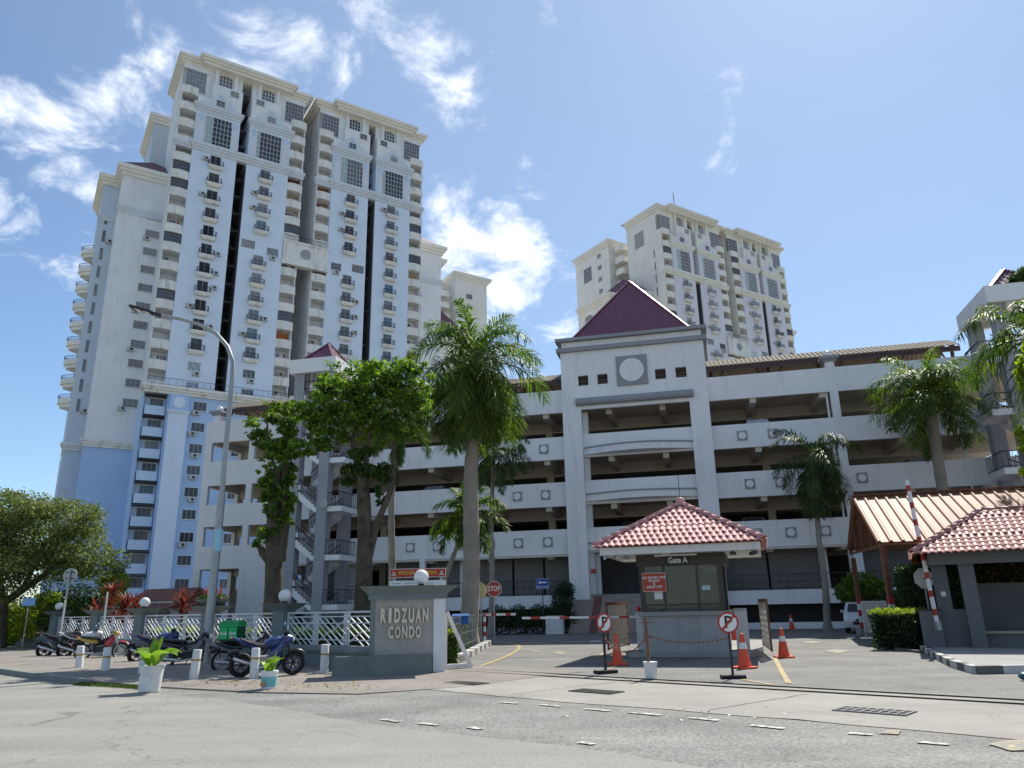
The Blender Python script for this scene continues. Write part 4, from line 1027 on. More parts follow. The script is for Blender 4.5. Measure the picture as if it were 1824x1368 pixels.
# kerb and paving under the shelter
kk = [G(1660, 1160), G(1700, 1185), G(1740, 1197), G(1900, 1195), G(1990, 1150), G(1640, 1130)]
m = MB(); m.prism([tuple(p[:2]) for p in kk], 0, .12); tag(m.build('shelter_paving', CONC), kind='structure')
def kerbline(pts, mats, n_each=.5, w=.16, h=.17, name='kerb'):
    root = tag(bpy.data.objects.new(name, None), kind='structure'); C.objects.link(root); i = 0
    for p, q in zip(pts[:-1], pts[1:]):
        d = (q - p); n = max(1, int(d.length / n_each))
        for k in range(n):
            a_ = p + d * (k / n); b2 = p + d * ((k + .985) / n); m = MB(); m.bar(a_ + Vector((0, 0, h / 2 - .01)), b2 + Vector((0, 0, h / 2 - .01)), w, h)
            m.build('kerb_stone', mats[i % len(mats)], root); i += 1
    return root
KB = mat('sooty_kerb', (.13, .125, .12), .9, .3, 4, fine=.2); KW = mat('chalky_kerb', (.5, .49, .46), .9, .2, 4, fine=.15)
kerbline([G(1640, 1135), G(1645, 1160), G(1668, 1172), G(1700, 1188), G(1740, 1200), G(1830, 1198)], [KW, KB], .55)
kerbline([G(1560, 1140), G(1600, 1158), G(1640, 1163)], [KB, CONC], .8, .14, .08)
# ------------------------------------------------------------------ metal carport
def carport():
    p0 = Vector((12.6, 26.6, 0)); 
    eL = A(1562, 966, 29.0); rL = A(1517, 886, 33.5); ang = atan2(eL.y - rL.y, eL.x - rL.x)
    across = Vector((rL.x - eL.x, rL.y - eL.y, 0)); acl = across.length; across.normalize(); along = Vector((-across.y, across.x, 0)) * -1
    if along.x < 0: along = -along
    along = Vector((.965, -.26, 0)).normalized()
    R = thing('carport', 'long carport with copper stained corrugated metal roof on rusty posts, beside the exit lane', 'carport', (0, 0, 0))
    CPR = mat('copper_stained_metal_roofing', (.30, .155, .09), .6, .3, .35, spec=.2, streak=.4, dirt=(.36, .27, .21))
    step = .42; n = 34; up = (rL - eL).normalized(); nrm = along.cross(up).normalized()
    if nrm.z < 0: nrm = -nrm
    for i in range(n):
        m = MB(); a = eL + along * (i * step); b = rL + along * (i * step)
        def q(t, h): return (a + along * t + nrm * h, b + along * t + nrm * h)
        prof = [(0, .0), (.05, .06), (.11, .06), (.16, 0), (step * .99, 0)]
        vs = []
        for t, h in prof: vs += list(q(t, h))
        for t, h in prof: vs += list(q(t, h - .012))
        k = len(prof)
        m.add(vs, [(2 * j, 2 * j + 2, 2 * j + 3, 2 * j + 1) for j in range(k - 1)] + [(2 * k + 2 * j, 2 * k + 2 * j + 1, 2 * k + 2 * j + 3, 2 * k + 2 * j + 2) for j in range(k - 1)])
        m.build('roof_panel', CPR, R)
    # rear slope
    r2 = rL + (Vector((rL.x - eL.x, rL.y - eL.y, -(rL.z - eL.z)))) * .9
    L_ = along * (n * step)
    MB().add([rL, rL + L_, r2 + L_, r2], [(0, 1, 2, 3)]).build('rear_roof', CPR, R)
    f = MB(); f.bar(rL + nrm * .07, rL + L_ + nrm * .07, .3, .06); f.build('ridge_cap', RUST, R)
    f = MB()
    dn = Vector((0, 0, -.14))
    for s in (.15, 4.5, 9, 13.5):
        o_ = along * s; f.bar(eL + o_ + dn, rL + o_ + dn, .1); f.bar(r2 + o_ + dn, rL + o_ + dn, .1)
        base = eL + o_; tie = Vector((r2.x + o_.x, r2.y + o_.y, eL.z)); f.bar(eL + o_ + dn, r2 + o_ + dn, .09)
        mid = (eL + r2) / 2 + o_ + dn
        for t in (.25, .5, .75): 
            w_ = (eL + o_).lerp(r2 + o_, t) + dn; hgt = (rL.z - eL.z) * (1 - abs(2 * t - 1)); f.bar(w_, w_ + Vector((0, 0, hgt)), .06)
            f.bar(w_, w_ + (across * 1.0) + Vector((0, 0, hgt * .6)), .05)
    for k in range(5): f.bar(eL.lerp(rL, k / 4) + dn * .6, eL.lerp(rL, k / 4) + L_ + dn * .6, .07)
    f.build('roof_truss', RUST, R)
    for s in (.2, 4.6, 9.2):
        for base in (eL, r2):
            p = base + along * s; p = Vector((p.x, p.y, 0)) + across * (.25 if base is eL else -.25)
            m = MB(); m.box(-.09, .09, -.09, .09, 1.7, eL.z - .15, 0); m.box(-.25, .25, -.25, .25, 0, .3, 3)
            for k in range(5): m.box(-.092, .092, -.092, .092, .3 + k * .28, .3 + (k + 1) * .28, 1 if k % 2 else 2)
            m.build('post', [RUST, WHITED, RED, CONC], R, p)
carport()
# ------------------------------------------------------------------ houses with low tiled roofs behind the fence
def house(label, p, rz, w, d, h, rh):
    H = thing('small_house', label, 'house', p, rz)
    MB().box(0, w, 0, d, 0, h).build('wall', W_WHITE, H); 
    m = MB(); m.prism([(-.6, h - .1), (d / 2, h + rh), (d + .6, h - .1)], -.5, w + .5, 'x'); m.build('roof', mat('old_clay_roof', (.17, .075, .055), .8, .3, 2, fine=.2), H)
    for k in range(3): link('window', winv('flat', random), H, (w * (.2 + .3 * k), 0, 1.2))
house('low white house with dark rusty pitched roof behind the red leaved plants', A(228, 1068, 55) - Vector((0, 0, A(228, 1068, 55).z)), -.4, 4.2, 4, 2.1, 1.3)
house('low shed with orange clay roof seen through the open corner of the garage', GP(-24.5, 6) , GA, 6.0, 4, 2.5, 1.4)
#@@FENCE
# ------------------------------------------------------------------ entrance sign wall
p0, p1 = Vector((-3.80, 20.6, 0)), Vector((-1.93, 20.95, 0)); wa = atan2(p1.y - p0.y, p1.x - p0.x); wl = (p1 - p0).length
Sg = thing('entrance_sign', 'grey rendered entrance wall with raised RIDZUAN CONDO lettering and flared cap', 'sign wall', p0, wa)
def gb(n, mt, *b): return MB().box(*b).build(n, mt, Sg)
gb('wall_panel', STUCCO, .06, wl - .3, 0, .4, .0, 1.86); gb('wall_edge', GWW, wl - .3, wl, -.04, .6, 0, 1.86); gb('wall_edge', FENCEG, -.06, .06, -.03, .5, .4, 1.86)
m = MB(); m.box(-.12, wl + .06, -.1, .7, 1.86, 1.98)
vs = [(-.12, -.1, 1.98), (wl + .06, -.1, 1.98), (wl + .06, .7, 1.98), (-.12, .7, 1.98), (-.35, -.35, 2.2), (wl + .36, -.35, 2.2), (wl + .36, .95, 2.2), (-.35, .95, 2.2)]
m.add(vs, [(0, 1, 5, 4), (1, 2, 6, 5), (2, 3, 7, 6), (3, 0, 4, 7), (4, 5, 6, 7)]); m.build('cap', FENCEG, Sg)
m = MB(); m.prism([(-.95, -.62), (wl - .36, -.2), (wl - .36, 0), (-.9, 0)], 0, .47); m.build('plinth', CONCD, Sg)
m = MB(); m.lathe([(.09, 2.2), (.09, 2.27)], 12, (1.28, .25, 0), 1); m.sphere((1.28, .25, 2.44), .2, 20, 12, 0); m.build('lamp_globe', [GLOBE, DMETAL], Sg, smooth=True)
def word(s, x, z, h, pitch):
    for i, ch in enumerate(s):
        me = textmesh(ch, h * 1.4, .035, LETTER, .045); wd = max(v.co.x for v in me.vertices) - min(v.co.x for v in me.vertices)
        link('letter', me, Sg, (x + i * pitch, -.045, z), (pi / 2, 0, 0), (.85 if ch == 'I' else .148 / wd, 1, 1))
word('RIDZUAN', .27, 1.43, .35, .186); word('CONDO', .49, 1.01, .28, .178)
# ------------------------------------------------------------------ fence of pillars and white steel panels
def FX(x):  # distance along the fence line for a picture column
    d = ray(x, 1100); n = QV; t = ((SO + QV * -6.1) - Vector((0, 0, 0))).dot(n) / Vector((d.x, d.y, 0)).dot(n)
    return (Vector((d.x, d.y, 0)) * t - SO).dot(SV)
FP = [FX(505), FX(376), FX(255), FX(176), FX(103), FX(33), FX(-45)]
Fn = thing('boundary_fence', 'low grey wall with pillars and white diagonal barred steel panels behind the motorcycles', 'fence', ST(0, -6.1), SA)
pcol = ['grey pillar']
caps = ['globe', 'planter', 'globe', None, 'globe', None, None]
unit = MB().box(-.5, .5, -.5, .5, 0, 1).mesh('bar', [FENCEW]); fixn(unit)
def ubar(nm, parent, p, q, w):
    p = Vector(p); q = Vector(q); d = q - p; o = link(nm, unit, parent)
    o.matrix_local = Matrix.Translation(p) @ d.to_track_quat('Z', 'Y').to_matrix().to_4x4() @ Matrix.Diagonal((w, w, d.length, 1))
    return o
for i, s in enumerate(FP):
    m = MB(); m.box(-.24, .24, -.24, .24, 0, 1.62)
    vs = [(-.24, -.24, 1.62), (.24, -.24, 1.62), (.24, .24, 1.62), (-.24, .24, 1.62), (-.52, -.52, 1.86), (.52, -.52, 1.86), (.52, .52, 1.86), (-.52, .52, 1.86)]
    m.add(vs, [(0, 1, 5, 4), (1, 2, 6, 5), (2, 3, 7, 6), (3, 0, 4, 7), (4, 5, 6, 7)]); pil = m.build('pillar', FENCEG, Fn, (s, 0, 0), .25)
    if caps[i] == 'globe':
        m = MB(); m.lathe([(.1, 1.86), (.1, 1.93)], 12, (0, 0, 0), 1); m.sphere((0, 0, 2.09), .2, 18, 10, 0); m.build('lamp_globe', [GLOBE, DMETAL], pil, smooth=True)
    if caps[i] == 'planter':
        m = MB(); m.lathe([(.25, 1.86), (.55, 2.02), (.6, 2.08), (.5, 2.08)], 16); m.build('planter_bowl', CONCD, pil)
rows = [(4.9, FP[0])] + [(FP[i], FP[i + 1]) for i in range(len(FP) - 1)]
for j, (sa, sb_) in enumerate(rows):
    hi, lo = max(sa, sb_), min(sa, sb_)
    if j == 0: hi = FP[0] + (Vector((-3.80, 20.65, 0)) - ST(FP[0], -6.1)).length * .985; lo = FP[0]
    zl, zh = .62, 1.56
    MB().box(lo + .2, hi - .2, -.12, .12, 0, .5).build('base_wall', FENCEG, Fn); m = MB(); m.tube([(lo + .2, -.06, .53), (hi - .2, -.06, .53)], .13, 10); m.build('coping', FENCEG, Fn, smooth=True)
    pn = bpy.data.objects.new('panel', None); C.objects.link(pn); pn.parent = Fn
    a, b = lo + .27, hi - .27; w = b - a
    B = lambda x0, z0, x1, z1, t=.035: ubar('bar', pn, (x0, 0, z0), (x1, 0.0, z1), t)
    B(a, zh, b, zh, .05); B(a, zh - .12, b, zh - .12, .03); B(a, zl, b, zl, .04); B(a, zh - .3, b, zh - .3, .025); B(a, zl + .18, b, zl + .18, .025)
    nv = 2 if w < 3.4 else 3
    for k in range(nv + 1):
        x = a + w * k / nv; B(x, zl, x, zh, .05)
        if 0 < k < nv: B(x - .12, zl, x - .12, zh, .03); B(x + .12, zl, x + .12, zh, .03)
    for k in range(nv):
        x0 = a + w * k / nv; x1 = a + w * (k + 1) / nv; sw = x1 - x0; hh = zh - .12 - zl
        for t in (-.45, -.22, 0.0, .22, .45):
            # parallel diagonals clipped to the bay
            pts = []
            for u in np.linspace(0, 1, 41):
                zz = 1 - u * 1.15 + t + .08
                if 0 <= zz <= 1: pts.append((x0 + u * sw, zl + zz * hh))
            if len(pts) > 4: B(*pts[0], *pts[-1], .036 if t == 0 else .026)
        B(x0, zl + .05, x0 + sw * .45, zl + hh * .5, .025); B(x1, zl + hh * .95, x0 + sw * .55, zl + hh * .5, .025)
# ------------------------------------------------------------------ side fence along the drive, striped kerb and leaning gate frame
hA, hB = Vector((-2.0, 23.4, 0)), Vector((-1.45, 34.8, 0))
kerbline([Vector((-2.05, 22.9, 0)), Vector((-1.8, 25.5, 0)), Vector((-1.35, 34.6, 0)), Vector((-1.3, 36.0, 0))], [KW, mat('grey_kerb', (.17, .165, .16), .9, .2, 3)], .9, .3, .2)
Wf = thing('wire_fence', 'thin dark wire fence on posts along the drive hedge', 'fence', (0, 0, 0))
for k in range(7):
    p = hA.lerp(hB, k / 6) + Vector((-.15, 0, 0)); MB().tube([p, p + Vector((0, 0, 1.35))], .03, 6).build('post', GALV, Wf)
m = MB()
for z in (.35, .75, 1.1, 1.32): m.bar(hA + Vector((-.15, 0, z)), hB + Vector((-.15, 0, z)), .015)
for k in range(90): p = hA.lerp(hB, k / 90) + Vector((-.15, 0, 0)); m.bar(p + Vector((0, 0, .25)), p + Vector((0, 0, 1.32)), .006)
m.build('wire_mesh', GALV, Wf)
q = thing('sliding_gate', 'white steel end frame of the sliding gate behind the entrance wall', 'gate', (-2.0, 21.9, 0), .35)
m = MB(); m.bar((0, 0, .08), (0, 0, 1.5), .09); m.build('upright', WHITED, q); MB().bar((.05, 0, 1.5), (.72, 0, .1), .09).build('brace', WHITED, q); MB().bar((-.1, 0, .08), (.78, 0, .08), .1).build('bottom_rail', WHITED, q)
q = thing('letter_box', 'small blue post box on the hedge fence', 'letter box', A(821, 1104, 27.5)); MB().box(-.28, .28, -.15, .15, -.14, .14).build('box', mat('blue_box_paint', (.03, .12, .38), .5), q); m = MB(); m.prism([(-.2, .14), (.2, .14), (0, .2)], -.3, .3, 'x'); m.build('lid', MATS['blue_box_paint'], q); MB().box(-.03, .03, -.03, .03, -A(821, 1104, 27.5).z, -.14).build('post', GALV, q)
#@@VEG
# ------------------------------------------------------------------ vegetation
def leaves(blobs, n, size, seed, aspect=.45, up=.5, hollow=.55, droop=0.0):
    """leaf quads spread through ellipsoid clumps (cx,cy,cz,rx,ry,rz)"""
    r = np.random.default_rng(seed); bl = np.array(blobs, float); vol = (bl[:, 3] * bl[:, 4] * bl[:, 5]) ** .75; p = vol / vol.sum()
    idx = r.choice(len(bl), n, p=p); d = r.normal(size=(n, 3)); d /= np.linalg.norm(d, axis=1)[:, None]
    rad = hollow + (1 - hollow) * r.random(n) ** .6; rad *= 1 + .18 * r.normal(size=n) * (r.random(n) < .3)
    c = bl[idx, :3] + d * rad[:, None] * bl[idx, 3:]
    nr = d * .7 + r.normal(size=(n, 3)) * .6; nr[:, 2] += up; nr /= np.linalg.norm(nr, axis=1)[:, None]
    t = r.normal(size=(n, 3)); t[:, 2] -= droop; t -= nr * (t * nr).sum(1)[:, None]; t /= np.linalg.norm(t, axis=1)[:, None]; b = np.cross(nr, t)
    L_ = size * (.6 + .8 * r.random(n))[:, None]; w = L_ * aspect
    V = np.stack([c - t * L_ * .5, c + b * w * .5 + nr * w * .12, c + t * L_ * .5, c - b * w * .5 + nr * w * .12], 1).reshape(-1, 3)
    F = np.arange(4 * n).reshape(-1, 4); return V, F
def crown(name, blobs, n, size, seed, mt, parent=None, loc=(0, 0, 0), **k):
    V, F = leaves(blobs, n, size, seed, **k); return link(name, npmesh(name, V, F, mt), parent, loc)
def subblobs(blobs, n, seed, lo=.22, hi=.46, spread=1.0):
    r = random.Random(seed); out = []
    for (x, y, z, a, b, c) in blobs:
        for _ in range(n):
            th, ph = r.uniform(0, 2 * pi), math.acos(r.uniform(-.7, 1)); k = spread * r.uniform(.6, 1); s = r.uniform(lo, hi)
            out.append((x + a * k * sin(ph) * cos(th), y + b * k * sin(ph) * sin(th), z + c * k * cos(ph), a * s, b * s, c * s * .8))
    return out
def rel(pts, o): return [tuple(Vector(p) - Vector(o)) for p in pts]
def branches(m, pts_list):
    for pts, r0, r1 in pts_list: m.tube(pts, [r0 + (r1 - r0) * i / (len(pts) - 1) for i in range(len(pts))], 8)
# big rounded tree at the left edge
b0 = A(10, 1100, 40); b0.z = 0
t = thing('shade_tree', 'large round crowned olive green tree at the left edge behind the fence', 'tree', b0)
def P(x, y, Y=40): return A(x, y, Y) - b0
bl = [(*P(20, 960), 3.3, 3, 2.3), (*P(95, 930), 2.6, 2.6, 1.7), (*P(140, 985), 2.0, 2.2, 1.8), (*P(70, 1010), 2.8, 2.6, 1.5), (*P(-40, 1000), 3, 3, 2.4), (*P(175, 1010), 1.1, 1.4, .9), (*P(40, 905), 2.2, 2.2, 1.2), (*P(-60, 940), 3, 3, 2)]
crown('crown', subblobs(bl, 9, 4) + [(x, y, z, a * .8, b * .8, c * .8) for x, y, z, a, b, c in bl], 42000, .17, 1, LF_BIG, t, aspect=.5, hollow=.45)
m = MB(); branches(m, [([(0, 0, 0), P(5, 1075), P(40, 1050), P(85, 1020), P(120, 990)], .3, .1), ([P(5, 1075), P(0, 1030), P(20, 980)], .2, .08), ([P(40, 1050), P(60, 1010), P(60, 960)], .15, .06)]); m.build('trunk', BARK, t, smooth=True)
# vine wrapped tree
b0 = Vector((-8.4, 27.0, 0)); t = thing('street_tree', 'tree with tall leafy creeper covered trunk just right of the street lamp', 'tree', b0)
def P(x, y, Y=27.0): return A(x, y, Y) - b0
m = MB(); m.tube([(0, 0, 0), P(488, 1040), P(487, 960), P(490, 890), P(493, 835)], [.36, .31, .27, .25, .2], 12); m.tube([P(500, 1000), P(507, 930), P(508, 850), P(512, 800)], [.2, .18, .15, .06], 9)
branches(m, [([P(493, 840), P(478, 800), P(476, 750)], .07, .03), ([P(505, 840), P(515, 800), P(530, 785)], .06, .03), ([P(482, 1000), P(468, 985), P(462, 970)], .2, .1)]); m.build('trunk', BARK, t, smooth=True)
bl = [(*P(478, 760), .8, .7, .55), (*P(472, 800), .4, .4, .3), (*P(535, 795), 1.05, .9, .5), (*P(492, 830), .55, .5, .4), (*P(500, 850), .5, .45, .4), (*P(470, 960), .45, .4, .35), (*P(515, 900), .28, .3, .5), (*P(512, 860), .35, .3, .4), (*P(560, 800), .7, .6, .35), (*P(485, 875), .45, .4, .4), (*P(505, 810), .5, .4, .4)] + [(*P(478 + 7 * (k % 5), 850 + 9 * k), .30, .42, .28) for k in range(10)] + [(*P(513, 880 + 16 * k), .16, .2, .25) for k in range(4)]
crown('crown', subblobs(bl, 7, 8, .25, .6, 1.15), 7500, .2, 2, LF_TREE, t, hollow=.05, droop=.6, aspect=.4)
# broad tree in front of the stair tower
b0 = Vector((-5.5, 28.0, 0)); t = thing('street_tree', 'broad dark leafed tree with thick fluted trunk beside the stair tower', 'tree', b0)
def P(x, y, Y=28.0): return A(x, y, Y) - b0
m = MB(); m.tube([(0, 0, 0), P(648, 1040), P(650, 960), P(648, 890), P(645, 840)], [.38, .31, .27, .25, .2], 12)
branches(m, [([P(648, 900), P(638, 840), P(628, 790), P(612, 765)], .13, .06), ([P(628, 790), P(632, 760), P(634, 720)], .06, .04), ([P(655, 1000), P(672, 930), P(690, 890), P(700, 860), P(702, 800), P(706, 730)], .15, .05), ([P(650, 850), P(655, 790), P(665, 740)], .12, .05), ([P(612, 765), P(580, 745), P(550, 740)], .06, .03)])
m.build('trunk', BARK, t, smooth=True)
bl = [(*P(600, 730), 1.5, 1.5, .9), (*P(545, 735), 1.1, 1.1, .55), (*P(640, 690), 1.4, 1.5, 1.0), (*P(700, 680), 1.4, 1.4, 1.0), (*P(665, 745), 1.5, 1.4, .75), (*P(735, 710), .8, .9, .7), (*P(590, 770), 1.0, 1.0, .5), (*P(715, 770), 1.0, 1.0, .6), (*P(725, 655), .6, .7, .4), (*P(590, 680), .6, .7, .4), (*P(750, 735), .6, .6, .5), (*P(500, 730), .7, .7, .35), (*P(655, 655), .7, .7, .4)]
crown('crown', subblobs(bl, 26, 12, .10, .30, 1.15) + [(x, y, z, a * .75, b * .75, c * .75) for x, y, z, a, b, c in bl], 12000, .22, 3, LF_TREE, t, hollow=.08, droop=.5, aspect=.38)
bl = [(*P(640, 850), .6, .5, .5), (*P(665, 830), .6, .5, .6), (*P(628, 820), .4, .4, .4), (*P(680, 860), .35, .35, .4), (*P(650, 815), .5, .5, .4), (*P(675, 890), .22, .22, .4)]
crown('creeper', subblobs(bl, 4, 5, .4, .6), 3800, .17, 4, LF_HEDGE, t, hollow=.2, droop=.8)

# palms
def frond_mesh(L_, bend, mt, seed, nl=62, ll=.75, curl=.5, tw=.8):
    """feather frond along +x; bend list gives pitch along the rachis"""
    r = np.random.default_rng(seed); n = 14; p = np.zeros(3); pts = [p.copy()]; dirs = []
    for i in range(n):
        a = np.interp(i / (n - 1), [0, .33, .66, 1], bend); d = np.array([cos(a), 0, sin(a)]); dirs.append(d); p = p + d * L_ / n; pts.append(p.copy())
    dirs.append(dirs[-1]); pts = np.array(pts); dirs = np.array(dirs); V = []; F = []
    for i in range(n):
        w0 = .05 * (1 - i / n) + .008; w1 = .05 * (1 - (i + 1) / n) + .008; o = len(V)
        for q, w in ((pts[i], w0), (pts[i + 1], w1)): V += [q + [0, w, 0], q + [0, 0, -w], q + [0, -w, 0], q + [0, 0, w]]
        for k in range(4): F.append((o + k, o + (k + 1) % 4, o + 4 + (k + 1) % 4, o + 4 + k))
    mi = [1] * len(F)
    for j in range(nl):
        t = .14 + .86 * j / nl; x = t * n; i = min(int(x), n - 1); f = x - i; c = pts[i] * (1 - f) + pts[i + 1] * f; d = dirs[i]
        nup = np.array([-d[2], 0, d[0]]); le = ll * (sin(pi * (t * .86 + .1)) ** .6) * r.uniform(.8, 1.1)
        for s in (-1, 1):
            el = r.uniform(-.5, .9) * tw * 1.6
            out = np.array([0, s, 0]) * cos(el) + nup * sin(el); dr = d * r.uniform(.5, .95) + out * .8; dr /= np.linalg.norm(dr)
            w = np.cross(dr, nup); w /= np.linalg.norm(w); wd = .03
            a = c; b = c + dr * le * .5 + np.array([0, 0, -curl * .2 * le]); e = c + dr * le * .92 + np.array([0, 0, -curl * 1.0 * le])
            o = len(V); V += [a - w * wd * .6, a + w * wd * .6, b + w * wd, b - w * wd, e + w * .004, e - w * .004]
            F += [(o, o + 1, o + 2, o + 3), (o + 3, o + 2, o + 4, o + 5)]; mi += [0, 0]
    return npmesh('frond', V, F, [mt, GSHAFT], mi)
def frondset(L_, mt, seed, ll, hang=1.0):
    sh = {'up': [1.25, 1.05, .6, 0.0], 'mid': [.85, .45, -.25, -.9], 'out': [.35, -.1, -.7, -1.2], 'down': [-.1, -.8, -1.25, -1.45], 'hang': [-.7, -1.3, -1.5, -1.52]}
    return {k: [frond_mesh(L_ * (1 if k != 'up' else .85), b, mt, seed + i * 7 + q, ll=ll, curl=.5 if k in ('up', 'mid') else .35) for q in range(2)] for i, (k, b) in enumerate(sh.items())}
def palm(name, label, base, top, r0, r1, fr, plan, seed, shaft=1.2, group=None, bulge=0.0, rot=0):
    r = random.Random(seed); base = Vector(base); top = Vector(top); t = thing(name, label, 'palm tree', base, 0, group); d = top - base; n = 36
    pts = [d * (i / n) + Vector((.10 * sin(i / n * 7) * (i / n) * (1 - i / n) * 3, 0, 0)) for i in range(n + 1)]
    rs = [r0 + (r1 - r0) * (i / n) + bulge * sin(pi * min(1, i / n * 1.3)) + (.0 if i % 3 else -.022) + (.12 * max(0, 1 - i / 2)) * r0 / .3 for i in range(n + 1)]
    m = MB(); m.tube(pts, rs, 14); m.build('trunk', PBARK, t, smooth=True)
    up = d.normalized(); m = MB(); m.tube([d, d + up * shaft * .5, d + up * shaft, d + up * (shaft + .5)], [r1 * 1.15, r1 * 1.1, r1 * .7, .05], 12); m.build('crownshaft', GSHAFT, t, smooth=True)
    a = rot
    for kind, count in plan:
        for k in range(count):
            a += 2.399963 + r.uniform(-.2, .2); o = link('frond', r.choice(fr[kind]), t, d + up * (shaft * (.95 if kind in ('up', 'mid') else .75)), (r.uniform(-.12, .12), r.uniform(-.1, .1), a)); s = r.uniform(.85, 1.08); o.scale = (s, s, s)
    return t
F1 = frondset(4.05, LF_PALM, 100, 1.1); F2 = frondset(3.6, LF_PALMD, 200, .95); F3 = frondset(2.2, LF_PALM, 300, .6); F4 = frondset(3.0, LF_PALMD, 400, .7); F5 = frondset(3.9, LF_PALM, 500, 1.0)
pb = Vector((-2.05, 33, 0)); pt = A(845, 660, 33)
palm('royal_palm', 'tallest royal palm with thick grey trunk beside the drive', pb, pt - Vector((0, 0, 1.0)), .40, .27, F1, [('up', 5), ('mid', 8), ('out', 8), ('down', 9), ('hang', 10)], 3, 1.6, bulge=.02)
pt = A(1452, 858, 44); palm('palm_tree', 'medium palm with drooping fronds in front of the garage right wing', (17.4, 44.2, 0), pt, .22, .13, F2, [('up', 1), ('mid', 4), ('out', 4), ('down', 7), ('hang', 7)], 5, 1.7)
pt = A(1655, 722, 42); palm('royal_palm', 'stout palm with full dark crown rising behind the carport', (24.0, 42.0, 0), pt - Vector((0, 0, .6)), .33, .3, F5, [('up', 6), ('mid', 12), ('out', 13), ('down', 5)], 8, 1.3)
pt = A(822, 950, 35); palm('christmas_palm', 'short leaning palm with green crownshaft in front of the tallest palm trunk', (-4.1, 35, 0), pt, .17, .10, F3, [('up', 3), ('mid', 5), ('out', 6), ('down', 4)], 9, 1.0)
pt = A(878, 830, 46); palm('palm_tree', 'slim palm with dark fronds standing behind the stop sign', (-1.55, 46, 0), pt, .2, .13, F4, [('up', 2), ('mid', 4), ('out', 5), ('down', 5), ('hang', 2)], 13, 1.3)
pt = A(702, 770, 39); palm('palm_tree', 'palm half hidden behind the broad street tree', (-6.3, 39, 0), pt, .22, .15, F4, [('up', 2), ('mid', 4), ('out', 6), ('down', 5), ('hang', 2)], 17, 1.3)
pt = A(1850, 640, 32); palm('palm_tree', 'palm at the right edge with fronds hanging in front of the stair tower', (pt.x + .3, 32, 0), pt, .25, .18, F5, [('up', 3), ('mid', 5), ('out', 7), ('down', 6), ('hang', 3)], 21, 1.3)

def shrub(name, label, cat, c, blobs, n, size, seed, mt, group=None, stem=True, **k):
    t = thing(name, label, cat, c, 0, group); crown('foliage', blobs, n, size, seed, mt, t, **k)
    m = MB(); m.tube([(0, 0, 0), (0.02, 0, blobs[0][2])], [.06, .03], 6); m.build('stem', BARK, t); return t
def hedge(name, label, c, rz, w, d, h, n, size, mt, seed, top=None):
    r = np.random.default_rng(seed); t = thing(name, label, 'hedge', c, rz)
    f = r.integers(0, 5, n); P_ = np.stack([r.uniform(-w / 2, w / 2, n), r.uniform(-d / 2, d / 2, n), r.uniform(.02, h, n)], 1)
    P_[f == 0, 2] = h; P_[f == 1, 1] = -d / 2; P_[f == 2, 0] = -w / 2; P_[f == 3, 0] = w / 2; P_[f == 4, 2] = h; P_ += r.normal(size=(n, 3)) * .05
    nr = r.normal(size=(n, 3)); nr[:, 2] += .5; nr[:, 1] -= .5; nr /= np.linalg.norm(nr, axis=1)[:, None]; tt = r.normal(size=(n, 3)); tt -= nr * (tt * nr).sum(1)[:, None]; tt /= np.linalg.norm(tt, axis=1)[:, None]; b = np.cross(nr, tt)
    L_ = size * (.6 + .8 * r.random(n))[:, None]
    V = np.stack([P_ - tt * L_ * .5, P_ + b * L_ * .28, P_ + tt * L_ * .5, P_ - b * L_ * .28], 1).reshape(-1, 3); mats = [mt, top or mt]
    link('foliage', npmesh('foliage', V, np.arange(4 * n).reshape(-1, 4), mats, (P_[:, 2] > h - .08).astype(int)), t)
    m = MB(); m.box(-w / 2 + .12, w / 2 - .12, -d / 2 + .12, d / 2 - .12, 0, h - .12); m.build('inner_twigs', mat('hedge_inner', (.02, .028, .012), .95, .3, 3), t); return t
hedge('hedge', 'low clipped box hedge with yellow green top in front of the raised barrier', (14.15, 28.2, .05), radians(50), 5.2, 1.4, 1.15, 9000, .11, LF_DARK, 1, LF_YEL)
hedge('hedge', 'tall dark clipped hedge behind the raised barrier beside the shelter', (14.6, 27.6, .05), radians(-20), 1.8, 1.2, 2.6, 6000, .12, LF_DARK, 2)
hedge('hedge', 'long hedge behind the wire fence along the drive', (-2.55, 29, 0), radians(87), 11.5, .8, 1.15, 11000, .11, LF_HEDGE, 3, LF_YEL)
hedge('hedge', 'hedge with orange and yellow new growth behind the shelter wall', (18.8, 27.5, 0), HA, 8, 1.2, 3.0, 9000, .16, LF_ORG, 4, LF_ORG)
hedge('hedge', 'low light green hedge behind the fence panels', ST(-7, -8.2), SA, 20, .8, .95, 9000, .12, LF_HEDGE, 6, LF_YEL)
shrub('shrub', 'wide dark shrub bed before the garage plinth', 'shrub', (.5, 48.8, 0), [(x, 0, .75, .9, .9, .8) for x in (-2.4, -1.4, -.3, .8, 1.7, 2.5)] + [(x, -.1, 1.2, .7, .7, .6) for x in (-1.8, -.4, .9, 1.8)], 9000, .15, 31, LF_DARK)
shrub('potted_shrub', 'tall round dark shrub left of the garage entrance steps', 'shrub', GP(4.55, -2.2), [(0, 0, 2.0, .75, .75, .8), (.2, 0, 2.6, .6, .6, .5), (-.15, 0, 1.4, .6, .6, .5)], 4500, .13, 32, LF_DARK)
shrub('shrub', 'bushy mid green shrub behind the carport posts', 'shrub', A(1545, 1110, 40) * Vector((1, 1, 0)).x if False else (18.6, 42.0, 0), [(0, 0, 2.3, 1.0, .9, .8), (.8, 0, 2.0, .8, .8, .7), (-.7, 0, 2.0, .7, .7, .6), (1.3, 0, 1.5, .8, .8, .7)], 5000, .22, 33, LF_TREE)
